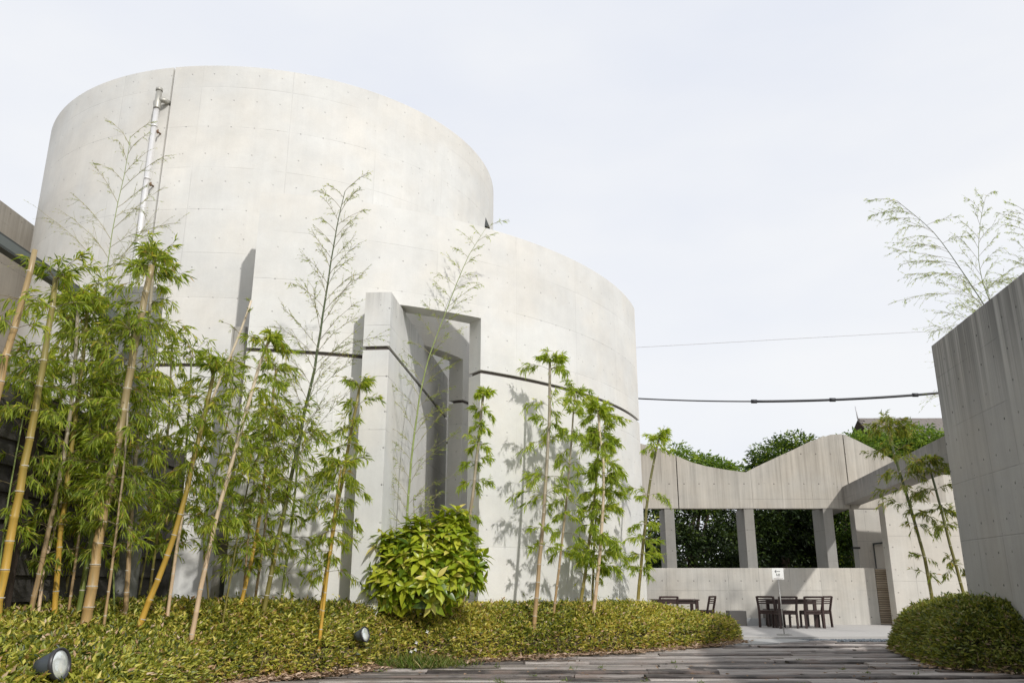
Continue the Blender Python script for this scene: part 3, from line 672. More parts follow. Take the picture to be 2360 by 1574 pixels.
def make_table():
    root = empty('wooden_table')
    for k in range(5):
        b = MB(); b.bx((-0.60, -0.40 + k * 0.161, 0.69), (0.60, -0.40 + k * 0.161 + 0.155, 0.72)); b.build('top_board', M['furniture'], root, 0.003)
    for sx in (-1, 1):
        for sy in (-1, 1):
            b = MB(); b.bx((sx * 0.53 - 0.04, sy * 0.34 - 0.04, 0), (sx * 0.53 + 0.04, sy * 0.34 + 0.04, 0.688)); b.build('leg', M['furniture'], root)
    for sy in (-1, 1):
        b = MB(); b.bx((-0.49, sy * 0.34 - 0.015, 0.60), (0.49, sy * 0.34 + 0.015, 0.686)); b.build('rail', M['furniture'], root)
    return root
def copy_tree(o, parent=None):
    c = o.copy(); COL.objects.link(c); c.parent = parent
    for ch in list(o.children): copy_tree(ch, c)
    return c
YT = 23.6
ch0 = make_chair(); first = True
def put_chair(x, y, rz, label):
    global first
    o = ch0 if first else copy_tree(ch0)
    first = False; o.location = (x, y, 0.05); o.rotation_euler = (0, 0, rz)
    tag(o, label, 'chair', 'dark wooden chairs in the court')
put_chair(7.24, YT - 0.55, 0.10, 'dark chair whose slatted back is crossed by the sign pole')
put_chair(7.98, YT - 0.50, -0.06, 'dark chair right on the near side of the table behind the sign')
put_chair(7.02, YT - 0.12, -0.75, 'dark slatted chair at the left end of the table behind the sign')
put_chair(8.30, YT - 0.10, 0.75, 'dark slatted chair at the right end of the table behind the sign')
put_chair(4.15, YT - 0.35, 0.05, 'dark chair just above the hedge at the left table')
put_chair(3.55, YT + 0.15, -0.9, 'dark chair at the far left end of the left table, half hidden by the hedge')
put_chair(5.20, YT + 0.05, 1.0, 'dark slatted chair at the right end of the left table')
t0 = make_table(); t0.location = (7.62, YT + 0.05, 0.05); tag(t0, 'dark wooden table behind the small white arrow sign', 'table', 'dark wooden tables in the court')
t1 = copy_tree(t0); t1.location = (4.45, YT + 0.05, 0.05); tag(t1, 'dark wooden table half hidden behind the hedge tip', 'table', 'dark wooden tables in the court')
ba = at(1680, 1425, 24.3); bb = at(1719, 1425, 24.3)
b = MB(); b.bx((ba.x, 24.2, 0.05), (bb.x, 24.62, at(1700, 1407, 24.2).z)); tag(b.build('granite_block', M['granite'], None, 0.006), 'square speckled granite block standing left of the sign table', 'block', 'granite blocks by the low wall')
b = MB(); b.bx((7.13, 24.25, 0.05), (7.58, 24.66, 0.50)); tag(b.build('granite_block', M['granite'], None, 0.006), 'square granite block seen under the table behind the sign', 'block', 'granite blocks by the low wall')
b = MB(); b.bx((bb.x + 0.03, 24.35, 0.05), (7.11, 24.6, 0.25)); tag(b.build('polished_plinth', M['plinth'], None, 0.004), 'low polished stone plinth reflecting the chairs, between two granite blocks', 'plinth')

# the little sign on its stand
YS = 19.95
sg = tag(empty('sign_stand', (at(1808, 1466, YS).x, YS, 0.05)), 'small white entrance sign with a left arrow on a thin pole', 'sign')
ztop, zbot = at(1798, 1309, YS).z - 0.05, at(1798, 1335, YS).z - 0.05
b = MB(); b.tube([(0, 0, 0), (0, 0, 0.02)], 0.17, 24); b.build('base', M['stand'], sg)
b = MB(); b.tube([(0, 0, 0.02), (-0.03, 0, zbot + 0.1)], 0.011, 8); b.build('pole', M['stand'], sg)
cx_, cz_ = -0.035, (ztop + zbot) / 2; hw = 0.135; hh = (ztop - zbot) / 2
b = MB(); b.bx((cx_ - hw, -0.03, cz_ - hh), (cx_ + hw, -0.018, cz_ + hh)); b.build('plate', M['sign'], sg, 0.003)
yf = -0.033
def stroke(mb, x0, z0, x1, z1, t): mb.bar((cx_ + x0, yf, cz_ + z0), (cx_ + x1, yf, cz_ + z1), 0.004, t, up=(0, 1, 0)) if False else mb.bar((cx_ + x0, yf, cz_ + z0), (cx_ + x1, yf, cz_ + z1), t, 0.004, up=(0, 1, 0))
b = MB(); stroke(b, -0.068, 0.058, 0.055, 0.058, 0.010); stroke(b, -0.068, 0.058, -0.035, 0.090, 0.010); stroke(b, -0.068, 0.058, -0.035, 0.026, 0.010); b.build('arrow', M['ink'], sg)
b = MB()
stroke(b, -0.022, 0.004, -0.046, -0.042, 0.007); stroke(b, -0.034, -0.010, -0.004, -0.042, 0.009); stroke(b, -0.034, 0.006, -0.022, 0.004, 0.006)
for a_ in ((0.008, 0.000, 0.038, 0.000), (0.008, -0.040, 0.038, -0.040), (0.009, 0.002, 0.009, -0.042), (0.037, 0.002, 0.037, -0.042)): stroke(b, *a_, 0.007)
b.build('characters', M['ink'], sg)
b = MB(); stroke(b, -0.10, -hh + 0.022, 0.105, -hh + 0.022, 0.007); b.build('ruled_line', M['red'], sg)
b = MB(); stroke(b, -0.03, -0.066, 0.03, -0.066, 0.003); b.build('small_print', M['red'], sg)

# ------------------------------------------------------------------ wires, poles, house and trees beyond
YC = 35.0
for x, lab in ((-2.5, 'grey utility pole standing behind the drum'), (20.5, 'grey utility pole standing behind the near right wall')):
    b = MB(); b.tube([(0, 0, 0), (0, 0, 6), (0, 0, 11.8)], [0.17, 0.14, 0.11], 12)
    o = b.build('utility_pole', M['pole']); o.location = (x, YC, -0.15); tag(o, lab, 'pole', 'utility poles')
A_, B_, C_ = at(1484, 919, YC), at(1737, 925, YC), at(2160, 906, YC)
def para(pts, r, name, m, label):
    xs = np.linspace(-2.5, 20.5, 40); co = np.polyfit([p.x for p in pts], [p.z for p in pts], len(pts) - 1)
    b = MB(); b.tube([(x, YC, float(np.polyval(co, x))) for x in xs], r, 6); o = b.build(name, m); tag(o, label, 'cable'); return co, o
co, wo = para((A_, B_, C_), 0.030, 'power_cable', M['cable'], 'black overhead cable crossing the sky above the court')
b = MB(); b.tube([(x, YC, float(np.polyval(co, x))) for x in np.linspace(B_.x, 20.4, 24)], 0.055, 8); b.build('sleeve', M['cable'], wo)
for px in (1737, 1918, 2110):
    p = at(px, 915, YC); z = float(np.polyval(co, p.x)); b = MB(); b.tube([(p.x - 0.12, YC, z), (p.x + 0.12, YC, z)], 0.085, 8); b.build('clip', M['cable'], wo)
para((at(1477, 800, YC), at(2150, 763, YC)), 0.011, 'thin_wire', M['wire'], 'hair thin pale wire high in the sky above the cable')

YR = 46.0
r0 = at(1977, 966, YR); r1 = at(2172, 963, YR)
house = tag(empty('house', (r0.x, YR, 0)), 'distant house with a brown shingle roof above the trees', 'house')
Wd = 12.0
b = MB(); b.bx((0.2, -4.2, -0.15), (Wd - 0.2, 5.0, r0.z - 3.2)); b.build('wall', M['housewall'], house)
b = MB(); z0 = r0.z
b.face([(-0.25, -5.0, z0 - 3.4), (Wd, -5.0, z0 - 3.4), (Wd, 0, z0), (0, 0, z0)]); b.face([(0, 0, z0), (Wd, 0, z0), (Wd, 5, z0 - 3.4), (-0.25, 5, z0 - 3.4)])
b.face([(-0.25, -5.0, z0 - 3.5), (0, 0, z0 - 0.1), (0, 0, z0), (-0.25, -5.0, z0 - 3.4)])
roof = b.build('roof', M['shingle'], house)
b = MB(); b.box((0, 0, 0), (0.42, 0.30, 0.03)); sm = b.mesh('shingle', False); sm.materials.append(M['shingle'])
ang = math.atan2(3.4, 5.0)
for rr_ in range(9):
    for c in range(13):
        o = link('shingle', sm, None, roof); s = 0.13 + rr_ * 0.26
        o.location = (0.24 + c * 0.435 + (rr_ % 2) * 0.2, -s * math.cos(ang), z0 - s * math.sin(ang) + 0.035 + R.uniform(0, 0.012)); o.rotation_euler = (ang, 0, 0)
b = MB(); b.tube([(0, 0, z0), (-0.05, 0, z0 + 0.75)], 0.035, 6); b.build('lightning_rod', M['wire'], house)

def tree(blobs, n, label, m, leaf=0.15, trunk=None, Yc=31.0, low=0.2, spread=1.0):
    cx0 = sum(q[0] for q in blobs) / len(blobs); root = empty('leafy_tree', (cx0, Yc, 0))
    tag(root, label, 'tree', 'trees beyond the court')
    P, D, T = [], [], []
    vol = np.array([q[3] * q[4] for q in blobs]) ** 1.0; vol /= vol.sum()
    for q, f in zip(blobs, vol):
        k = int(n * f); nc = max(6, k // 26)
        # clumps spread through the volume, thickest near the outside
        d = NR.normal(size=(nc, 3)); d /= np.linalg.norm(d, axis=1, keepdims=True)
        rr_ = NR.uniform(0.35, 1.08, (nc, 1)) ** 0.55
        c = np.array([q[0] - cx0, q[1] - Yc, q[2]]) + d * rr_ * np.array([q[3], q[3], q[4]])
        idx = NR.integers(0, nc, k); off = NR.normal(size=(k, 3)) * 0.17 * q[3] ** 0.5
        off[:, 2] *= 0.6
        p = c[idx] + off; keep = p[:, 2] > low; p = p[keep]
        dd = off[keep] + d[idx][keep] * 0.12 + NR.normal(size=p.shape) * 0.07; dd[:, 2] -= 0.03
        tone = NR.uniform(0, 1, nc)[idx][keep]
        P.append(p); D.append(dd); T.append(tone * 0.55 + NR.uniform(0, 0.45, len(p)))
    P = np.concatenate(P); D = np.concatenate(D); T = np.concatenate(T)
    L = NR.uniform(0.7, 1.3, len(P)) * leaf
    link('crown', leaves_mesh('crown', P, D, L, L * 0.42, T), m, root)
    b = MB(); q = blobs[0]
    tx = (trunk if trunk is not None else q[0]) - cx0
    b.tube([(tx, 0, -0.15), (tx + 0.05, 0, 1.2), (tx - 0.06, 0.1, 2.6), (q[0] - cx0, q[1] - Yc, q[2])], [0.16, 0.13, 0.10, 0.05], 9)
    for q in blobs:
        b.tube([(tx, 0, 1.4), ((tx + q[0] - cx0) / 2, (q[1] - Yc) / 2, (1.6 + q[2]) / 2), (q[0] - cx0, q[1] - Yc, q[2] + q[4] * 0.3)], [0.08, 0.05, 0.02], 6)
    b.build('trunk', M['bark'], root)
    return root
def A2(px, py, Y): p = at(px, py, Y); return p.x, Y, p.z
def blob(px, py, Y, rx, rz): x, y, z = A2(px, py, Y); return (x, y, z, rx, rz)
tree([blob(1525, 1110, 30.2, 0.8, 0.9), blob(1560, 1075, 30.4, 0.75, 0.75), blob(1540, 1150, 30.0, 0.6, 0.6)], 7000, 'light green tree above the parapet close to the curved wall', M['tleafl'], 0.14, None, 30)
tree([blob(1625, 1100, 30.5, 0.75, 0.75), blob(1660, 1095, 30.2, 0.65, 0.6), blob(1615, 1150, 30.4, 0.6, 0.5)], 6500, 'rounded yellow green tree in the parapet dip, trunk seen between two piers', M['tleafl'], 0.15, at(1592, 1280, 30).x, 30)  # lighter leaf colour stands in for sun on this crown
tree([blob(1700, 1180, 31.2, 0.9, 1.0), blob(1690, 1270, 30.6, 0.9, 1.1), blob(1760, 1260, 31.4, 1.1, 1.2), blob(1705, 1105, 31.0, 0.5, 0.4)], 9000, 'tree with shade-darkened leaf colour behind the middle pier, lowest in the parapet dip', M['tleaf_shade'], 0.16, None, 31)
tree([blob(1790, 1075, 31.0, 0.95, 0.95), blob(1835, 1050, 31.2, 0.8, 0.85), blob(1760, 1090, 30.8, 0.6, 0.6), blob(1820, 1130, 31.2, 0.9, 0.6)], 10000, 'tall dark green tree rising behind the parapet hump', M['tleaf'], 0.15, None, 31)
tree([blob(1830, 1260, 32.0, 1.1, 1.1), blob(1890, 1260, 32.2, 1.2, 1.2), blob(1900, 1180, 32.0, 1.0, 1.0)], 8000, 'tree with strongly shade-darkened leaf colour filling the right opening under the parapet', M['tleaf_shade'], 0.17, None, 32)
tree([blob(1950, 1210, 30.2, 0.6, 1.0), blob(1940, 1270, 30.0, 0.6, 0.8), blob(1960, 1150, 30.6, 0.8, 0.8)], 6000, 'leafy green tree right of the third pier', M['tleaf'], 0.15, None, 30)
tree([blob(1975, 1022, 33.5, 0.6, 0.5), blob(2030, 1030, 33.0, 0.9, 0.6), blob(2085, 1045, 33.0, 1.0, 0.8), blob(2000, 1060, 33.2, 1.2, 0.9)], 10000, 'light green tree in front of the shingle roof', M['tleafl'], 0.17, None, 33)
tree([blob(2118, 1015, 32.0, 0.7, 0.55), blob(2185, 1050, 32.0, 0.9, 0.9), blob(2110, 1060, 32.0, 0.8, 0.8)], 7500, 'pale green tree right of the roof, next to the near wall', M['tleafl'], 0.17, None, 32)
tree([(3.0, 34.5, 1.8, 2.0, 1.5), (6.5, 34.5, 1.6, 2.2, 1.6), (10.5, 35.0, 1.7, 2.4, 1.6), (14.5, 35.0, 1.9, 2.4, 1.7)], 14000, 'long row of bushes behind the fence, shade painted into the leaf colour', M['tleaf_shade'], 0.2, None, 34.5, -0.1)
tree([blob(1500, 1240, 29.8, 1.0, 1.1), blob(1560, 1270, 29.8, 0.9, 1.0), blob(1610, 1205, 30.2, 0.9, 0.9), blob(1655, 1270, 29.9, 0.9, 0.9)], 10000, 'bushy tree with shade-darkened leaf colour filling the left opening under the parapet', M['tleaf_shade'], 0.15, None, 30)  # shaded lower foliage as its own tree, shade painted into the leaf colour
tree([blob(1760, 1230, 31.0, 0.9, 1.0), blob(1810, 1200, 31.2, 1.1, 1.1), blob(1860, 1210, 31.4, 0.9, 1.0)], 9000, 'bushy tree with shade-darkened leaf colour in the middle opening under the parapet', M['tleaf_shade'], 0.16, None, 31)  # lower foliage split off, its shade put into the darker leaves
bf = tag(empty('back_fence', (2.0, 33.4, 0)), 'brown fence of upright boards in the shade behind the trees', 'fence')
b = MB(); b.box((0, 0, 0.9), (0.185, 0.03, 1.9)); sm = b.mesh('board', False); sm.materials.append(M['backboard'])
for k in range(78):
    o = link('board', sm, None, bf); o.location = (k * 0.195, R.uniform(-0.006, 0.006), R.uniform(-0.01, 0.01))
b = MB(); b.bx((-0.1, -0.06, 1.84), (15.3, 0.05, 1.90)); b.build('cap_rail', M['backboard'], bf)

# ------------------------------------------------------------------ hedges of dwarf bamboo
FRONT = [(-6.4, 3.6), (-2.35, 3.6), (-2.65, 5.2), (-2.95, 7.0), (-3.35, 9.0), (-3.50, 10.3), (-3.15, 11.2), (-2.45, 11.9), (-2.05, 12.7), (-1.65, 13.15), (-1.0, 13.5), (-0.1, 14.15), (0.9, 14.85), (2.0, 15.55), (3.1, 16.45), (4.1, 17.45), (4.75, 18.4), (5.0, 19.1), (4.75, 19.8), (4.0, 20.3)]
BACK = [(3.1, 19.95), (2.0, 17.8), (1.0, 16.5), (0.0, 15.55), (-1.0, 14.75), (-2.0, 14.1), (-3.2, 13.7), (-4.5, 13.5), (-4.9, 14.0), (-5.6, 14.0), (-5.62, 9), (-6.4, 8.5)]
RIGHT = [(7.0, 16.2), (6.75, 15.3), (6.48, 14.2), (6.28, 13.2), (6.25, 12.55), (6.8, 12.05), (7.5, 11.6), (8.6, 11.2), (9.6, 11.0), (10.2, 13.0), (9.6, 15.5), (8.6, 16.8), (7.4, 16.9)]
def sm3(t): t = np.clip(t, 0, 1); return t * t * (3 - 2 * t)
def seg_dist(P, poly, closed=False):
    d = np.full(len(P), 1e9); pts = poly + ([poly[0]] if closed else [])
    for a, c in zip(pts, pts[1:]):
        a = np.array(a); c = np.array(c); ab = c - a
        t = np.clip(((P - a) @ ab) / (ab @ ab), 0, 1); d = np.minimum(d, np.linalg.norm(P - (a + t[:, None] * ab), axis=1))
    return d
def inside(P, poly):
    r = np.zeros(len(P), bool)
    for (x1, y1), (x2, y2) in zip(poly, poly[1:] + [poly[0]]):
        c = ((y1 > P[:, 1]) != (y2 > P[:, 1])) & (P[:, 0] < (x2 - x1) * (P[:, 1] - y1) / (y2 - y1 + 1e-12) + x1)
        r ^= c
    return r
def nz2(P, s, sd=0): return np.array([noise.noise(Vector((x * s, y * s, sd))) for x, y in P])
def hL(P):
    d = seg_dist(P, FRONT[1:]); Y = P[:, 1]
    zb = 1.165 - 0.0235 * Y
    zb = zb * (1 - 0.42 * sm3((P[:, 0] - 2.5) / 2.2))
    rim = 0.47 + 0.02 * sm3((Y - 8) / 4)
    H = rim + (zb - rim) * sm3(d / (2.7 - 1.95 * sm3((Y - 9) / 3)))
    sp = np.exp(-(((P[:, 0] + 3.22) / 0.26) ** 2 + ((Y - 6.15) / 0.34) ** 2)); H = H * (1 - 0.34 * sp)
    H = H + (zb + 0.0 - H) * sm3((10.5 - Y) / 3) * 0.0
    dip = np.exp(-(((P[:, 0] + 1.60) / 0.45) ** 2 + ((Y - 12.98) / 0.22) ** 2)); H = H * (1 - 0.60 * dip)
    dip2 = np.exp(-(((P[:, 0] + 1.15) / 0.7) ** 2 + ((Y - 13.35) / 0.15) ** 2)); H = H * (1 - 0.20 * dip2)
    return H * (1 - np.clip(1 - d / 0.42, 0, 1) ** 2.6) ** 0.5, d
def hR(P):
    d = seg_dist(P, RIGHT, True)
    H = 0.92 - 0.02 * (P[:, 1] - 13.5)
    return H * (1 - np.clip(1 - d / 1.05, 0, 1) ** 2.4) ** 0.6, d
def hedge(name, poly, hf, dens, m, label, camdist=True, Lf=0.080):
    poly = list(poly); xs = [p[0] for p in poly]; ys = [p[1] for p in poly]
    # core
    st = 0.16; gx = np.arange(min(xs), max(xs) + st, st); gy = np.arange(min(ys), max(ys) + st, st)
    X, Y = np.meshgrid(gx, gy); G = np.stack([X.ravel(), Y.ravel()], 1); H, d = hf(G); ins = inside(G, poly)
    wob = nz2(G, 1.3, 3) * 0.05 + nz2(G, 4.0, 9) * 0.03
    Z = np.where(ins, np.maximum(H + wob - 0.13, -0.05), -0.12)
    V = np.stack([G[:, 0], G[:, 1], Z], 1); nx_ = len(gx); fc = []
    for j in range(len(gy) - 1):
        for i in range(nx_ - 1):
            q = (j * nx_ + i, j * nx_ + i + 1, (j + 1) * nx_ + i + 1, (j + 1) * nx_ + i)
            if ins[list(q)].any(): fc.append(q)
    core = link(name, fmesh(name, V, np.array(fc)), M['hedge_core']); core['kind'] = 'stuff'; tag(core, label, 'hedge')
    # leaves over the top and down the sides
    n = int(dens * (max(xs) - min(xs)) * (max(ys) - min(ys)))
    P = NR.uniform((min(xs), min(ys)), (max(xs), max(ys)), (n, 2)); P = P[inside(P, poly)]
    vis = np.abs(P[:, 0]) < P[:, 1] * 0.70 + 0.3; P = P[vis]
    Hh, d = hf(P); e = 0.03
    gx_ = (hf(P + [e, 0])[0] - Hh) / e; gy_ = (hf(P + [0, e])[0] - Hh) / e
    sl = np.sqrt(1 + gx_ ** 2 + gy_ ** 2); rep = np.clip(sl, 1, 9)
    rep = rep * np.clip(1.5 - (P[:, 1] - 5) / 14.0 * 0.3, 0.8, 2.0)
    cnt = np.floor(rep + NR.uniform(0, 1, len(P))).astype(int); ix = np.repeat(np.arange(len(P)), cnt)
    P2 = P[ix] + NR.normal(size=(len(ix), 2)) * 0.02; H2 = Hh[ix]
    nv = np.stack([-gx_, -gy_, np.ones(len(P))], 1)[ix]; nv /= np.linalg.norm(nv, axis=1, keepdims=True)
    wob = nz2(P, 1.3, 3)[ix] * 0.05 + nz2(P, 4.5, 9)[ix] * 0.065
    steep = sl[ix] > 2.0
    z = H2 + wob - NR.uniform(0, 0.10, len(ix)) + NR.exponential(0.018, len(ix))
    z = np.where(steep, H2 * NR.uniform(0.12, 1.05, len(ix)), z)
    z = np.maximum(z, 0.03)
    base = np.stack([P2[:, 0], P2[:, 1], z], 1)
    D = NR.normal(size=(len(ix), 3)) * np.array([1, 1, 0.45]) + nv * 0.75 + np.array([0, 0, 0.25])
    L = NR.uniform(0.6, 1.25, len(ix)) * Lf
    tone = 0.43 + nz2(P, 0.9, 5)[ix] * 0.25 + NR.normal(size=len(ix)) * 0.27
    # low leaves are older and browner
    rel = z / np.maximum(H2, 0.2)
    old = NR.uniform(0, 1, len(ix)) < np.where(rel < 0.5, 0.40, 0.09)
    tone = np.where(old, NR.uniform(0.88, 1.0, len(ix)), np.minimum(tone, 0.86))
    lo_ = nv * 1.0 + NR.normal(size=(len(ix), 3)) * 0.6 + np.array([0, 0, 0.6])
    keep = NR.uniform(0, 1, len(ix)) < np.where(rel < 0.4, 0.34, np.where(rel < 0.65, 0.7, 1.0))
    print(name, 'leaves', keep.sum())
    fo = link('foliage', leaves_mesh('foliage', base[keep], D[keep], L[keep], L[keep] * NR.uniform(0.27, 0.40, keep.sum()), tone[keep], lo_[keep], 0.10), m, core); fo['kind'] = 'stuff'
    # upright stems showing low on the edge
    return core
def edge_stems(parent, line, n, h, dens_y=1.0, inward=0.25, sc=1.0):
    seg = list(zip(line, line[1:])); Ls = np.array([math.dist(a, c) for a, c in seg]); Ls /= Ls.sum()
    P = []; 
    for _ in range(n):
        a, c = seg[NR.choice(len(seg), p=Ls)]; t = R.random(); x = a[0] + (c[0] - a[0]) * t; y = a[1] + (c[1] - a[1]) * t
        nx_, ny_ = -(c[1] - a[1]), c[0] - a[0]; l = math.hypot(nx_, ny_); s = R.uniform(0.03, inward)
        P.append((x + nx_ / l * s, y + ny_ / l * s, 0.0))
    P = np.array(P); D = NR.normal(size=P.shape) * 0.16 + np.array([0, 0, 1])
    L = NR.uniform(0.5, 1.0, n) * h
    o = link('stems', leaves_mesh('stems', P, D, L, np.full(n, 0.008 * sc), NR.uniform(0, 1, n), None, 0.0, 0.0), M['stem'], parent); o['kind'] = 'stuff'
h1 = hedge('bamboo_grass_bed', FRONT + BACK, hL, 3300, M['hleaf'], 'broad bed of clipped yellow green dwarf bamboo under the tall bamboos')
edge_stems(h1, FRONT[1:], 5200, 0.40)
h2 = hedge('bamboo_grass_mound', RIGHT, hR, 3900, M['hleafd'], 'rounded darker dwarf bamboo mound in front of the right wall', Lf=0.085)
edge_stems(h2, (RIGHT + RIGHT[:1])[::-1] if False else [(p[0], p[1]) for p in RIGHT[:9]][::1], 1500, 0.35)

def scatter_leaves(name, n, fn, L0, L1, wr, m, zdir, tl=(0, 1)):
    P = np.array([fn() for _ in range(n)]); D = NR.normal(size=(n, 3)) * np.array([1, 1, zdir[0]]) + np.array([0, 0, zdir[1]])
    L = NR.uniform(L0, L1, n)
    return link(name, leaves_mesh(name, P, D, L, L * wr, NR.uniform(tl[0], tl[1], n), None, 0.02, 0.2), m)
def along(line, s0, s1, z0, z1):
    seg = list(zip(line, line[1:])); 
    def f():
        a, c = R.choice(seg); t = R.random(); nx_, ny_ = -(c[1] - a[1]), c[0] - a[0]; l = math.hypot(nx_, ny_)
        s = R.triangular(s0, s1, 0.02)
        return (a[0] + (c[0] - a[0]) * t + nx_ / l * s, a[1] + (c[1] - a[1]) * t + ny_ / l * s, R.uniform(z0, z1))
    return f
o = scatter_leaves('leaf_litter', 6500, along(FRONT[4:17], -0.34, 0.30, 0.005, 0.05), 0.05, 0.125, 0.24, M['litter'], (0.12, 0.05)); tag(o, 'dry tan bamboo leaves fallen along the edge of the sleeper deck', 'leaf litter', kind='stuff')
o = scatter_leaves('leaf_litter', 500, along(RIGHT[3:9], -0.35, 0.3, 0.005, 0.03), 0.05, 0.10, 0.24, M['litter'], (0.12, 0.05)); tag(o, 'dry leaves scattered below the darker mound at right', 'leaf litter', kind='stuff')
o = scatter_leaves('loose_leaves', 130, lambda: (R.uniform(-3, 6), R.uniform(9.8, 14), 0.012), 0.04, 0.09, 0.25, M['litter'], (0.08, 0.03)); tag(o, 'single dry leaves lying loose on the sleepers', 'leaf litter', kind='stuff')
o = scatter_leaves('grass_tuft', 1500, lambda: (R.gauss(-1.45, 0.35), R.gauss(12.95, 0.16), 0.0), 0.08, 0.26, 0.06, M['grass'], (0.2, 1.3)); tag(o, 'weedy grass in the bare gap of the bamboo bed', 'grass', kind='stuff')
wd = [(R.uniform(-2.5, 5.5), R.uniform(10.6, 14.5)) for _ in range(26)]
def wf():
    c = R.choice(wd); return (c[0] + R.gauss(0, 0.03), c[1] + R.gauss(0, 0.02), 0.0)
o = scatter_leaves('deck_weeds', 420, wf, 0.02, 0.07, 0.2, M['grass'], (0.4, 0.8), (0, 0.7)); tag(o, 'tiny green weeds growing between the sleepers', 'weeds', kind='stuff')
# small white flowers in the gap
FL = ['highest white flower, left of the shrub foot', 'white flower in the upper part of the bare gap', 'left flower of the low pair in the gap', 'right flower of the low pair in the gap', 'white flower under the right side of the shrub', 'white flower alone in the bed right of the shrub']
for k, (px, py, Y) in enumerate(((985, 1455, 13.3), (960, 1480, 13.15), (948, 1500, 13.1), (958, 1496, 13.1), (1058, 1422, 14.2), (1170, 1461, 14.4))):
    p = at(px, py, Y); fl = empty('white_flower', p)
    tag(fl, 'tiny ' + FL[k], 'flower', 'white flowers in the bamboo bed')
    b = MB()
    for q in range(4):
        a = q * math.pi / 2 + 0.4; b.face([(0, 0, 0), (0.016 * math.cos(a - 0.5), -0.006, 0.016 * math.sin(a - 0.5)), (0.030 * math.cos(a), -0.012, 0.030 * math.sin(a)), (0.016 * math.cos(a + 0.5), -0.006, 0.016 * math.sin(a + 0.5))])
    b.build('petals', M['petal'], fl)
    b = MB(); b.tube([(0, 0.004, 0), (0.01, 0.03, -0.18)], 0.003, 5); b.build('stem', M['twig'], fl)

# ------------------------------------------------------------------ ground spotlights
def make_spot(loc, nrm_, r, label, cover=True):
    root = empty('ground_spotlight', loc); nrm_ = Vector(nrm_).normalized()
    root.rotation_mode = 'QUATERNION'; root.rotation_quaternion = nrm_.to_track_quat('Z', 'Y')
    b = MB(); b.tube([(0, 0, -r * 1.6), (0, 0, -r * 1.57), (0, 0, -r * 0.9), (0, 0, -r * 0.25), (0, 0, 0)], [r * 0.30, r * 0.55, r * 0.75, r * 0.98, r * 1.04], 28); b.build('housing', M['housing'], root)
    b = MB(); n = 32
    for i in range(n):
        a, c = 2 * math.pi * i / n, 2 * math.pi * (i + 1) / n
        ring = [(r * 1.10, -r * 0.12), (r * 1.10, r * 0.16), (r * 0.98, r * 0.16), (r * 0.93, r * 0.05)]
        for (ra, za), (rb, zb2) in zip(ring, ring[1:]):
            b.face([(ra * math.cos(a), ra * math.sin(a), za), (ra * math.cos(c), ra * math.sin(c), za), (rb * math.cos(c), rb * math.sin(c), zb2), (rb * math.cos(a), rb * math.sin(a), zb2)], None, True)
    b.build('rim', M['rim'], root)
    b = MB(); b.tube([(0, 0, 0.004), (0, 0, r * 0.055), (0, 0, r * 0.10), (0, 0, r * 0.12)], [r * 0.93, r * 0.92, r * 0.6, r * 0.1], 32); b.build('lens', M['lens'], root)
    tag(root, label, 'spotlight', 'spotlights set in the bamboo bed')
    return root
make_spot(at(137, 1530, 6.5), (0.985, -0.12, 0.15), 0.106, 'large grey spotlight with a pale lens in the bottom left corner')
make_spot(at(841, 1461, 12.45), (0.92, -0.36, 0.20), 0.098, 'small spotlight with its pale lens facing right near the gap in the bed')
make_spot(at(1284, 1450, 15.8), (0.9, 0.1, 0.45), 0.118, 'sunken spotlight whose grey top just shows in the right part of the bed')

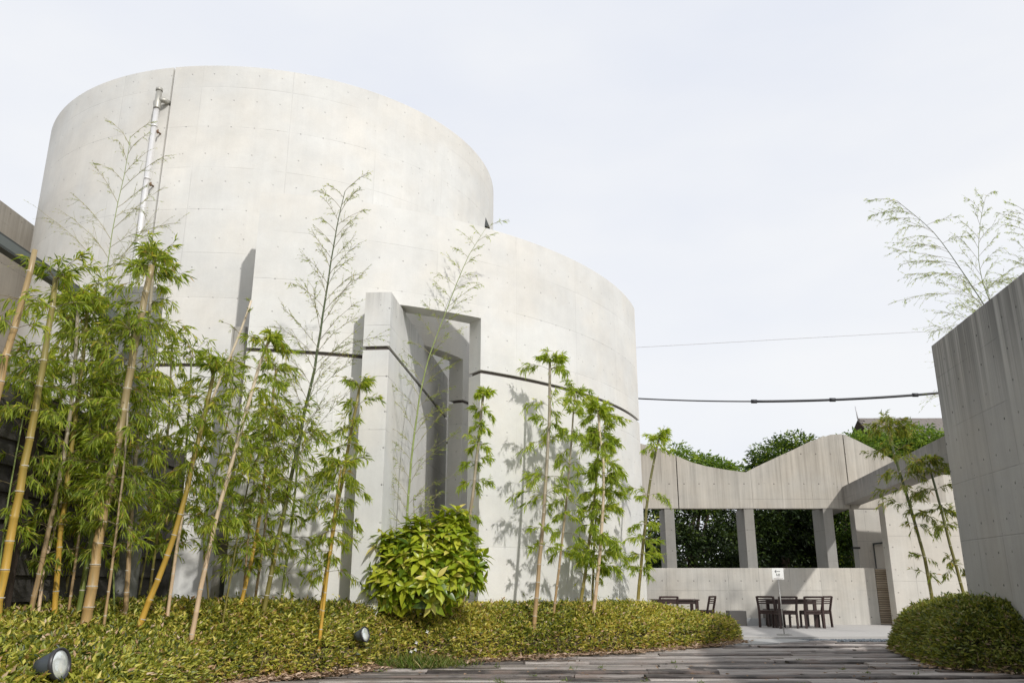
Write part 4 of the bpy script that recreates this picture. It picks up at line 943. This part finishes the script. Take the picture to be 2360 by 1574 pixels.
# ------------------------------------------------------------------ glossy large-leaved shrub
def shrub():
    c = at(982, 1300, 13.45); root = empty('glossy_shrub', (c.x, 13.48, 0.78)); tag(root, 'round shrub with large glossy yellow green leaves in front of the doorway', 'shrub')
    me = []
    for s in range(4):
        rr = random.Random(s); L = 1.0; v = []; f = []
        prof_ = [(0, 0.02), (0.12, 0.10), (0.35, 0.19), (0.6, 0.17), (0.82, 0.08), (1.0, 0.0)]; cur = rr.uniform(0.10, 0.32); fo = rr.uniform(0.1, 0.3)
        for i, (t, w_) in enumerate(prof_):
            z = -cur * t * t
            v += [(t, -w_, z + w_ * fo), (t, 0, z), (t, w_, z + w_ * fo)]
        for i in range(len(prof_) - 1):
            a = i * 3; f += [(a, a + 3, a + 4, a + 1), (a + 1, a + 4, a + 5, a + 2)]
        me.append((v, f))
    ms = []
    for k in range(20):
        v, f = me[k % 4]; m_ = bpy.data.meshes.new('leaf'); m_.from_pydata(v, [], f)
        a = m_.attributes.new('tint', 'FLOAT', 'FACE'); t = min(1, max(0, R.gauss(0.60, 0.26))); a.data.foreach_set('value', [t] * len(f)); m_.materials.append(M['auc'])
        m_.polygons.foreach_set('use_smooth', [True] * len(f)); ms.append(m_)
    cands = []; stems = MB()
    H, RX = 1.72, 0.86
    heads = 0
    blobs_ = [(Vector((0.46, 0.0, 1.36)), 0.22, 0.34), (Vector((-0.02, 0.0, 1.15)), 0.24, 0.34), (Vector((-0.62, 0, 0.95)), 0.22, 0.28), (Vector((0.74, 0, 0.80)), 0.20, 0.26), (Vector((-0.72, 0, 0.45)), 0.20, 0.26)] and [(Vector((0.42, 0.0, 1.16)), 0.22, 0.38), (Vector((-0.60, 0, 0.88)), 0.24, 0.28), (Vector((0.68, 0, 0.74)), 0.22, 0.28), (Vector((0, 0, 0.56)), 0.70, 0.56), (Vector((-0.38, 0, 0.74)), 0.38, 0.44), (Vector((0.36, 0.0, 1.05)), 0.34, 0.42), (Vector((-0.16, 0.0, 0.95)), 0.32, 0.42), (Vector((-0.38, 0, 0.46)), 0.52, 0.42), (Vector((0.52, 0, 0.62)), 0.38, 0.42)]
    tips = []
    tries = 0
    while len(tips) < 175 and tries < 20000:
        tries += 1
        bc, rx, rz = R.choice(blobs_)
        d_ = Vector((R.gauss(0, 1), R.gauss(-0.25, 1), R.gauss(0.2, 1))).normalized()
        p = bc + Vector((d_.x * rx, d_.y * rx * 0.52, d_.z * rz)) * R.uniform(0.74, 1.16)
        if p.z < 0.06: continue
        if any(((p - q[0]).x / q[1]) ** 2 + ((p - q[0]).y / (q[1] * 0.52)) ** 2 + ((p - q[0]).z / q[2]) ** 2 < 0.62 for q in blobs_): continue
        if any((p - t[0]).length < 0.13 for t in tips): continue
        tips.append((p, d_))
    for p, d_ in tips:
        ax = (d_ + Vector((0, 0, 0.75))).normalized()
        stems.tube([(p.x * 0.15, p.y * 0.15, 0.0), (p.x * 0.6, p.y * 0.6, p.z * 0.5), tuple(p - ax * 0.02)], [0.006, 0.004, 0.003], 4, False) if R.random() < 0.3 else None
        nl = R.randint(8, 11); a0 = R.uniform(0, 6.28)
        x = ax.orthogonal().normalized(); y = ax.cross(x)
        for k in range(nl):
            a = a0 + k * 2.4; el = 0.15 + 0.8 * (k / nl)
            dd = (x * math.cos(a) + y * math.sin(a)) * math.cos(el) + ax * math.sin(el) + Vector((0, 0, -0.12))
            L = R.uniform(0.17, 0.32) * (1.0 - 0.35 * k / nl)
            cands.append((p - ax * (0.07 * (1 - k / nl)), dd.normalized(), L, ax))
    # the leaves nearest the viewer are single parts, the rest is one part
    cands.sort(key=lambda q: q[0].y + q[2] * -2)
    def mtx(q):
        p, d_, L, ax = q; zc = (ax - d_ * ax.dot(d_)); zc = zc.normalized() if zc.length > 1e-3 else d_.orthogonal().normalized(); yc = zc.cross(d_)
        Mx = Matrix((d_, yc, zc)).transposed().to_4x4(); return Matrix.Translation(p) @ Mx @ Matrix.Scale(L, 4)
    for q in cands[:300]:
        o = link('leaf', R.choice(ms), None, root); o.matrix_local = mtx(q)
    V = []; Fc = []; T = []
    for q in cands[300:]:
        v, f = R.choice(me); mm = mtx(q); i0 = len(V); V += [tuple(mm @ Vector(p)) for p in v]; Fc += [tuple(i0 + i for i in g_) for g_ in f]; T += [min(1, max(0, R.gauss(0.55, 0.22)))] * len(f)
    o = link('leaf_mass', fmesh('leaf_mass', np.array(V), np.array(Fc), np.array(T)), M['auc'], root); o['kind'] = 'stuff'
    stems.build('stems', M['twig'], root, merge=False)
shrub()

# ------------------------------------------------------------------ tall bamboos
def smooth_path(P, n):
    P = [np.array(p, float) for p in P]; P = [2 * P[0] - P[1]] + P + [2 * P[-1] - P[-2]]; o_ = []
    m_ = len(P) - 3
    for i in range(n + 1):
        t = i / n * m_; k = min(int(t), m_ - 1); t -= k; a, b_, c, d_ = P[k:k + 4]
        o_.append(0.5 * (2 * b_ + (c - a) * t + (2 * a - 5 * b_ + 4 * c - d_) * t * t + (3 * b_ - a - 3 * c + d_) * t ** 3))
    return o_
BC = 0
DENS = 2.35
def foot_depth(px, py, Yg):
    """depth at which a stem seen at this point leaves the planting; None where it stands elsewhere"""
    if py < 1340 or px < -5: return None
    poly, hf = (FRONT + BACK, hL) if px < 1700 else (RIGHT, hR)
    Ys = np.arange(5.0, 20.5, 0.04); Q = np.array([tuple(at(px, py, y)) for y in Ys])
    ins = inside(Q[:, :2], poly); H, d_ = hf(Q[:, :2]); ok = ins & (d_ > 0.12)
    if not ok.any(): return None
    hit = ok & (Q[:, 2] <= H + 0.015)
    if hit.any():
        Yh = Ys[hit]; yb = float(Yh[np.argmin(np.abs(Yh - Yg))])
        return yb if abs(yb - Yg) < 0.7 else float(Yg + np.clip(yb - Yg, -0.7, 0.7))
    return float(np.clip(Yg, Ys[ok][0], Ys[ok][-1]))
def bamboo(label, pts, Y0, Y1, wpx, culm, clumps=(), sparse=None, leafm='bleaf', node=0.24, cut=True, taper=0.62, seed=None, bias=(0, 0), twig='twig', group='tall bamboos in the bed', lsz=0.105, dn=1.0):
    """pts: image points from foot to tip at depths Y0..Y1. clumps: (t0, t1, reach, leaves per node); sparse: (t0, t1, reach, count)"""
    global BC; BC += 1
    rg = np.random.default_rng(100 + BC if seed is None else seed)
    pts = [(x * 1.0038, y * 1.0038) for x, y in pts]
    n = len(pts)
    Yf = foot_depth(*pts[0], Y0)
    if Yf: Y1 += Yf - Y0; Y0 = Yf
    P = [at(x, y, Y0 + (Y1 - Y0) * i / (n - 1)) for i, (x, y) in enumerate(pts)]
    foot = P[0] + (P[0] - P[1]).normalized() * (P[0].z / max(0.2, (P[1] - P[0]).normalized().z)) if P[0].z > 0 and P[0].z < 1.6 else P[0]
    root = empty('bamboo', foot); tag(root, label, 'bamboo', group)
    path = [np.array(p) - np.array(foot) for p in P]
    if (P[0] - foot).length > 0.05: path = [np.zeros(3)] + path
    sp_ = smooth_path(path, 40); Ls = [0]
    for a, c in zip(sp_, sp_[1:]): Ls.append(Ls[-1] + np.linalg.norm(c - a))
    tot = Ls[-1]
    def pos(s):
        i = int(np.searchsorted(Ls, s)); i = max(1, min(i, len(Ls) - 1)); f = (s - Ls[i - 1]) / max(1e-6, Ls[i] - Ls[i - 1])
        return sp_[i - 1] * (1 - f) + sp_[i] * f, (sp_[i] - sp_[i - 1]) / max(1e-6, Ls[i] - Ls[i - 1])
    r0 = wpx / 2 * dist_w(Y0, 1.0) / F
    rad = lambda s: r0 * (1 - (1 - taper) * (s / tot) ** 1.2)
    # culm with swollen nodes
    nodes = []; s = 0.06
    while s < tot - 0.05:
        nodes.append(s); s += node * rg.uniform(0.9, 1.12) * (1 + 0.25 * (s / tot))
    b = MB(); cp, cr = [], []
    last = 0
    for s in [0.0] + nodes + [tot]:
        p, d_ = pos(s)
        if 0 < s < tot:
            kink = rg.normal(size=3) * r0 * 0.10; kink[2] = 0
            for ds, f in ((-0.012, 1.0), (0, 1.10), (0.012, 1.0)):
                q, _ = pos(s + ds); cp.append(q + kink); cr.append(rad(s) * f)
        else: cp.append(p); cr.append(rad(s))
    b.tube(cp, cr, 10 if wpx > 7 else 7); b.build('culm', CU[culm], root, merge=True)
    if wpx > 6:
        b = MB()
        for s in nodes:
            p, d_ = pos(s + 0.014); q, _ = pos(s + 0.014 + 0.010)
            b.tube([p, q], rad(s) * 1.09, 10, False)
        b.build('node_rings', M['ring'], root, merge=False)['kind'] = 'stuff'
    tw = []; LP, LD, LL = [], [], []
    def branch(p, d0, L, droop, nseg=5):
        pp = [p]; d_ = d0 / np.linalg.norm(d0)
        for i in range(nseg):
            d_ = d_ + np.array([0, 0, -droop / nseg]) + rg.normal(size=3) * 0.05; d_ /= np.linalg.norm(d_); pp.append(pp[-1] + d_ * L / nseg)
        return pp, d_
    for (t0, t1, reach, nl) in clumps:
        nl = nl * DENS * dn
        seq = [s for s in nodes if t0 <= s / tot <= t1]
        if t1 >= 1.0: seq += [tot - 0.02, tot - 0.03]
        for s in seq:
            t = s / tot; tip = s > tot - 0.05
            if rg.random() < 0.12 and not tip: continue
            p, _ = pos(s); az0 = rg.uniform(0, 6.28); nb = rg.integers(3, 6)
            for k in range(nb):
                az = az0 + k * 2.3 + rg.normal() * 0.4; el = rg.uniform(0.6, 1.4) if tip else rg.uniform(0.1, 0.9)
                d0 = np.array([math.cos(az) * math.cos(el) + bias[0], math.sin(az) * math.cos(el) * 0.85, math.sin(el)])
                L = reach * rg.uniform(0.45, 1.1) * (0.72 if tip else 1.0)
                pp, _ = branch(p, d0, L, rg.uniform(0.7, 1.5))
                tw.append((pp, 0.0042))
                ntw = max(3, int(nl / nb / 5.0))
                for q in range(ntw):
                    f = rg.uniform(0.10, 1.0) ** 0.8; i = min(int(f * 5), 4); g_ = f * 5 - i; a = pp[i] * (1 - g_) + pp[i + 1] * g_
                    dd = (pp[i + 1] - pp[i]); dd /= np.linalg.norm(dd)
                    td = dd * 0.9 + rg.normal(size=3) * 0.5; tl = L * rg.uniform(0.15, 0.38)
                    tp, te = branch(a, td, tl, 0.5, 2); tw.append((tp, 0.0022))
                    nf = rg.integers(4, 9)
                    for _ in range(nf):
                        h = rg.uniform(0.0, 1.0); LP.append(tp[0] * (1 - h) + tp[-1] * h); LD.append(te + rg.normal(size=3) * 0.36 + np.array([0, 0, -0.25])); LL.append(lsz * rg.uniform(0.6, 1.3))
    if sparse:
        t0, t1, reach, cnt = sparse[:4]; lz = sparse[4] if len(sparse) > 4 else 0.045; asc = sparse[5] if len(sparse) > 5 else 1.0; side = sparse[6] if len(sparse) > 6 else 0
        for k in range(cnt):
            t = t0 + (t1 - t0) * (k + rg.uniform(-0.3, 0.3)) / max(1, cnt - 1); t = min(1, max(t0, t)); p, cdv = pos(t * tot)
            az = (0 if k % 2 else math.pi) + rg.normal() * 0.55
            if side and rg.random() < 0.75: az = (0 if side > 0 else math.pi) + rg.normal() * 0.35
            el = asc * rg.uniform(0.75, 1.05)
            d0 = np.array([math.cos(az) * math.cos(el), math.sin(az) * math.cos(el), math.sin(el)]) + cdv * 0.25
            L = reach * rg.uniform(0.7, 1.1) * (1.0 - 0.65 * (t - t0) / max(0.01, 1.001 - t0))
            pp, _ = branch(p, d0, L, rg.uniform(0.35, 0.9), 7); tw.append((pp, 0.0045))
            for q in range(int(8 * L / 0.5) + 4):
                f = rg.uniform(0.15, 1.0); i = min(int(f * 7), 6); g_ = f * 7 - i; a = pp[i] * (1 - g_) + pp[i + 1] * g_
                dd = pp[i + 1] - pp[i]; dd /= np.linalg.norm(dd); td = dd + rg.normal(size=3) * 0.38
                tp, te = branch(a, td, L * rg.uniform(0.10, 0.30), 0.3, 3); tw.append((tp, 0.0022))
                for _ in range(rg.integers(4, 9)):
                    h = rg.random() * 2.999; j = int(h); h -= j
                    LP.append(tp[j] * (1 - h) + tp[j + 1] * h); LD.append(te + rg.normal(size=3) * 0.42); LL.append(lz * rg.uniform(0.6, 1.4))
    if tw:
        V = []; Fc = []
        for pp, r in tw:
            pp = np.array(pp); m_ = len(pp); d_ = pp[-1] - pp[0]; d_ /= np.linalg.norm(d_) + 1e-9
            x = np.cross(d_, [0.3, 0.2, 0.9]); x /= np.linalg.norm(x) + 1e-9; y = np.cross(d_, x)
            rr_ = r * np.linspace(1, 0.45, m_)[:, None]; i0 = sum(len(v_) for v_ in V)
            ring = np.stack([pp + x * rr_, pp + (-0.5 * x + 0.87 * y) * rr_, pp + (-0.5 * x - 0.87 * y) * rr_], 1).reshape(-1, 3); V.append(ring)
            for i in range(m_ - 1):
                for k in range(3): Fc.append((i0 + i * 3 + k, i0 + i * 3 + (k + 1) % 3, i0 + (i + 1) * 3 + (k + 1) % 3, i0 + (i + 1) * 3 + k))
        o = link('branches', fmesh('branches', np.concatenate(V), np.array(Fc)), M[twig], root); o['kind'] = 'stuff'
    if LP:
        LP = np.array(LP); LD = np.array(LD); LL = np.array(LL); hz = LP[:, 2]
        tone = 0.45 + rg.normal(size=len(LP)) * 0.22 + np.sin(LP[:, 0] * 5 + LP[:, 2] * 7) * 0.08
        o = link('foliage', leaves_mesh('foliage', LP, LD, LL, LL * rg.uniform(0.11, 0.17, len(LL)), np.where(rg.random(len(LP)) < 0.02, 1.0, np.clip(tone, 0, 0.9))), M[leafm], root); o['kind'] = 'stuff'
    return root

# left group
bamboo('thick pale bamboo with a cut top leaning in from the left frame edge', [(-70, 1150), (-28, 1000), (5, 860), (45, 710), (80, 574)], 7.6, 7.6, 21, 'tan', [(0.50, 0.82, 0.36, 46)], seed=1)
bamboo('golden thick bamboo nearest the left frame edge, running to the bottom', [(0, 1370), (28, 1210), (62, 1040), (95, 850), (118, 720), (128, 640)], 8.4, 8.4, 22, 'golden', [(0.62, 1.0, 0.55, 90)], seed=2)
bamboo('slim brown bamboo right of the golden one with a leafy top', [(80, 1360), (112, 1220), (140, 1080), (160, 960), (172, 840), (180, 700)], 9.6, 9.4, 13, 'grey', [(0.40, 1.0, 0.60, 80)], seed=3)
bamboo('short pale crooked bamboo stem between the two brown ones', [(90, 1395), (100, 1310), (118, 1240), (150, 1120), (168, 1030)], 9.0, 9.2, 9, 'pale', [(0.75, 1.0, 0.32, 40)], seed=4, bias=(0.3, 0))
bamboo('golden brown bamboo standing left of the green culm', [(128, 1370), (140, 1220), (158, 1080), (180, 900), (200, 720)], 9.8, 9.6, 14, 'golden', [(0.40, 1.0, 0.62, 85)], seed=5)
bamboo('thin dark bamboo leaning right in the deep left thicket', [(148, 1370), (178, 1210), (215, 1040), (238, 920)], 10.6, 10.6, 8, 'olive', [(0.4, 1.0, 0.5, 60)], seed=6)
bamboo('bright green bamboo culm hugging the thick tan one, fine bare top over the drum', [(183, 1390), (210, 1230), (235, 1060), (250, 900), (262, 760)], 9.2, 9.2, 13, 'green', [(0.42, 1.0, 0.62, 90)], seed=7)
bamboo('tall fine bare bamboo wand spreading high over the drum', [(262, 1380), (255, 1000), (246, 640), (268, 480), (290, 380), (299, 312)], 10.4, 10.2, 5, 'lime', (), (0.60, 1.0, 1.35, 22, 0.030, 0.95), seed=8, twig='twigpale', taper=0.25, node=0.35)
bamboo('thickest tan bamboo of the left thicket', [(205, 1388), (232, 1210), (268, 1030), (300, 850), (330, 690), (348, 610)], 8.9, 8.9, 25, 'tan', [(0.36, 1.0, 0.66, 105)], seed=9, node=0.2)
bamboo('grey green bamboo behind the thickest one, ending in a tuft before the pipe', [(290, 1370), (300, 1200), (316, 1000), (335, 800), (350, 650), (354, 585)], 10.4, 10.2, 12, 'grey', [(0.35, 0.93, 0.60, 85), (0.93, 1.0, 0.34, 100)], seed=10)
bamboo('olive bamboo curving right at its foot with a drooping top', [(345, 1375), (388, 1262), (420, 1160), (448, 1040), (475, 930), (492, 850)], 10.2, 10.2, 15, 'golden', [(0.42, 1.0, 0.52, 85)], seed=11)
bamboo('thin pinkish bamboo crossing the olive one, bare upper stem with a twig', [(388, 1388), (412, 1220), (452, 1010), (498, 890), (545, 780), (577, 690)], 10.0, 10.0, 8.5, 'pale', [(0.40, 0.75, 0.40, 50)], (0.9, 1.0, 0.35, 3, 0.04), seed=12)
bamboo('straight pale pink bamboo leaning right across the bare wall', [(447, 1420), (487, 1230), (530, 1070), (572, 920), (605, 810), (620, 780)], 9.6, 9.6, 12, 'pale', [(0.42, 0.97, 0.46, 75), (0.97, 1.0, 0.34, 90)], seed=13, bias=(0.15, 0))
bamboo('orange footed bamboo left of the dark green pair', [(553, 1390), (572, 1310), (592, 1210), (608, 1090), (622, 960), (634, 850)], 11.4, 11.4, 9.5, 'golden', [(0.33, 1.0, 0.50, 80)], seed=14)
bamboo('thin brown bamboo close behind the orange footed one', [(560, 1350), (570, 1240), (582, 1120), (598, 1010)], 11.8, 11.8, 6, 'grey', [(0.35, 1.0, 0.42, 60)], seed=15)
bamboo('very tall dark green bamboo with airy bare branches against the wall', [(608, 1388), (640, 1230), (668, 1100), (698, 950), (725, 830), (752, 650), (770, 540), (792, 440)], 11.0, 11.0, 12, 'darkgreen', [(0.24, 0.52, 0.48, 60)], (0.36, 1.0, 1.25, 46, 0.042, 0.95), seed=16, taper=0.15)
bamboo('orange and white bamboo with tufts just left of the blade wall', [(738, 1405), (760, 1250), (785, 1110), (803, 1010), (818, 930), (826, 885)], 11.6, 11.6, 10.5, 'golden', [(0.32, 1.0, 0.42, 85)], seed=17)
bamboo('second stem beside the orange and white bamboo', [(750, 1330), (764, 1210), (776, 1120), (784, 1070)], 11.9, 11.9, 8, 'golden', [(0.45, 1.0, 0.44, 80)], seed=18, bias=(-0.2, 0))
bamboo('light green young bamboo with airy branches rising behind the shrub', [(922, 1385), (932, 1220), (945, 1050), (962, 920), (985, 820), (1030, 700), (1070, 600), (1115, 525)], 14.1, 14.1, 7, 'lime', (), (0.16, 1.0, 1.15, 48, 0.042, 0.9), leafm='bleafy', seed=19, taper=0.12, twig='twigpale')
bamboo('tufted bamboo in front of the right doorway jamb', [(1062, 1385), (1070, 1260), (1080, 1180), (1093, 1070), (1104, 960), (1110, 905)], 14.6, 14.6, 9.5, 'grey', [(0.25, 0.93, 0.32, 80), (0.93, 1.0, 0.24, 80)], leafm='bleafy', dn=1.3, seed=20, node=0.27)
bamboo('tallest tufted bamboo in front of the smooth curved wall', [(1227, 1425), (1238, 1300), (1248, 1180), (1256, 1060), (1262, 950), (1262, 830)], 14.0, 14.2, 10.5, 'grey', [(0.30, 0.46, 0.32, 40), (0.46, 0.97, 0.56, 110), (0.97, 1.0, 0.38, 120)], leafm='bleafy', dn=1.3, seed=21, node=0.27)
bamboo('thin bamboo just right of the tallest tufted one', [(1274, 1385), (1290, 1250), (1302, 1130), (1312, 1010), (1320, 905)], 15.2, 15.2, 6.5, 'grey', [(0.36, 1.0, 0.44, 70)], leafm='bleafy', dn=1.3, seed=22, node=0.27)
bamboo('olive bamboo, left stem of the crossing pair', [(1332, 1390), (1348, 1280), (1361, 1180), (1370, 1090), (1376, 1000)], 15.6, 15.6, 8.5, 'olive', [(0.40, 1.0, 0.50, 130)], leafm='bleafy', dn=1.3, seed=23, node=0.26)
bamboo('dark short bamboo stem behind the crossing pair', [(1360, 1390), (1363, 1280), (1368, 1190)], 16.4, 16.4, 7, 'darkgreen', [(0.5, 1.0, 0.40, 60)], seed=24)
bamboo('pinkish bamboo with a dense leafy crown, front stem of the right cluster', [(1363, 1408), (1374, 1300), (1384, 1170), (1385, 1070), (1378, 1000), (1373, 945)], 15.4, 15.4, 9, 'pale', [(0.28, 1.0, 0.48, 190)], leafm='bleafy', dn=1.3, seed=25, node=0.24, bias=(0.22, 0))
bamboo('olive green bamboo before the far right corner of the curved wall', [(1463, 1393), (1474, 1280), (1483, 1180), (1494, 1100), (1505, 1040), (1512, 1010)], 17.4, 17.4, 8.5, 'olive', [(0.32, 0.93, 0.52, 100), (0.93, 1.0, 0.46, 110)], leafm='bleafy', dn=1.3, seed=26, node=0.27)
# slender stems in the left thicket
for i, (p_, Y_, c_, lab) in enumerate((
    ([(0, 1290), (22, 1130), (52, 960), (72, 850)], 8.8, 'lime', 'thin green shoot crossing the golden bamboo at the left'),
    ([(20, 1370), (48, 1250), (68, 1130), (90, 1000)], 10.8, 'green', 'thin dark green stem close to the board fence'),
    ([(60, 1372), (75, 1250), (95, 1080), (110, 940)], 11.0, 'grey', 'thin grey stem deep in the left thicket'),
    ([(318, 1372), (350, 1200), (372, 1060), (405, 900)], 11.4, 'darkgreen', 'thin near black stem in front of the fence post'),
    ([(478, 1360), (470, 1200), (520, 980), (535, 860)], 11.6, 'olive', 'thin olive stem left of the pale pink bamboo'),
    ([(520, 1380), (556, 1180), (590, 1050), (660, 960)], 11.2, 'darkgreen', 'thin leaning dark stem by the orange footed bamboo'),
)): bamboo(lab, p_, Y_, Y_, 5, c_, [(0.45, 1.0, 0.52, 66)], seed=40 + i, group='slender stems of the thicket')
for i, (px, y1, Y_, lab) in enumerate(((215, 640, 9.9, 'leafy bamboo filling the middle of the left thicket'), (395, 730, 11.2, 'leafy bamboo behind the olive one'), (440, 760, 10.8, 'leafy bamboo with a high drooping top left of the pier'), (300, 700, 9.6, 'leafy bamboo in front of the portal head'), (145, 690, 10.2, 'leafy bamboo rising before the board fence'), (700, 940, 12.2, 'leafy bamboo in front of the curved wall, between dark green and orange ones'), (640, 830, 12.4, 'leafy bamboo left of the airy dark green one'))):
    bamboo(lab, [(px - 55, 1385), (px - 30, 1200), (px - 10, 1000), (px, y1 + 60)], Y_, Y_, 7, ('grey', 'olive', 'green')[i % 3], [(0.34, 1.0, 0.55, 52 if px > 350 else 74)], seed=60 + i)
# right side
bamboo('dark thin bamboo leaning left before the tall panel', [(2144, 1400), (2125, 1290), (2100, 1200), (2078, 1120), (2055, 1050), (2042, 985)], 17.0, 17.0, 8.5, 'darkgreen', [(0.25, 0.55, 0.32, 26), (0.55, 0.9, 0.55, 100), (0.85, 1.0, 0.75, 150)], leafm='bleafd', seed=31, node=0.30, group='bamboos beside the right wall')
bamboo('second dark thin bamboo touching the edge of the near wall', [(2218, 1385), (2190, 1280), (2168, 1200), (2148, 1120), (2132, 1065)], 16.2, 16.2, 8, 'darkgreen', [(0.25, 1.0, 0.55, 125)], leafm='bleafd', seed=32, node=0.28, group='bamboos beside the right wall')
bamboo('airy bamboo top arching left above the near wall', [(2480, 1300), (2400, 1000), (2290, 760), (2262, 705), (2200, 610), (2140, 530), (2060, 462)], 16.5, 16.5, 5.5, 'darkgreen', (), (0.42, 1.0, 2.1, 44, 0.055, 0.40, -1), leafm='bleafy', seed=33, taper=0.2, group='bamboos beside the right wall')
bamboo('airy bamboo spray rising beside the arching one', [(2440, 1300), (2380, 1000), (2290, 740), (2250, 620), (2250, 520), (2262, 455)], 17.2, 17.2, 5, 'green', (), (0.50, 1.0, 1.3, 34, 0.05, 0.95), leafm='bleafy', seed=34, taper=0.15, group='bamboos beside the right wall')
bamboo('airy bamboo spray cut by the right frame edge', [(2520, 1300), (2460, 1000), (2400, 700), (2370, 560), (2350, 480)], 16.8, 16.8, 5, 'green', (), (0.50, 1.0, 1.5, 30, 0.05, 0.7, -1), leafm='bleafy', seed=35, taper=0.15, group='bamboos beside the right wall')
# a sapling with small round leaves behind the shrub
sp0 = at(965, 1290, 14.3)
sap = tag(empty('small_sapling', (sp0.x, 14.3, 0.6)), 'small leafy sapling poking up behind the glossy shrub', 'sapling')
b = MB(); P, D = [], []
for k in range(9):
    a = R.uniform(0, 6.28); tip = Vector((math.cos(a) * R.uniform(0.05, 0.34) + 0.05, math.sin(a) * 0.15, R.uniform(1.45, 2.0)))
    b.tube([(0, 0, 0), (tip.x * 0.4, tip.y * 0.4, tip.z * 0.55), tip], [0.010, 0.007, 0.004], 5, False)
    for j in range(16):
        f = 0.55 + 0.45 * j / 15; P.append((tip.x * f, tip.y * f, tip.z * f)); D.append((R.gauss(0, 1), R.gauss(0, 1), 0.4))
b.build('stems', M['twig'], sap, merge=False)
n = len(P); link('foliage', leaves_mesh('foliage', np.array(P), np.array(D), NR.uniform(0.035, 0.07, n), NR.uniform(0.02, 0.035, n), NR.uniform(0.2, 0.8, n)), M['bleafy'], sap)
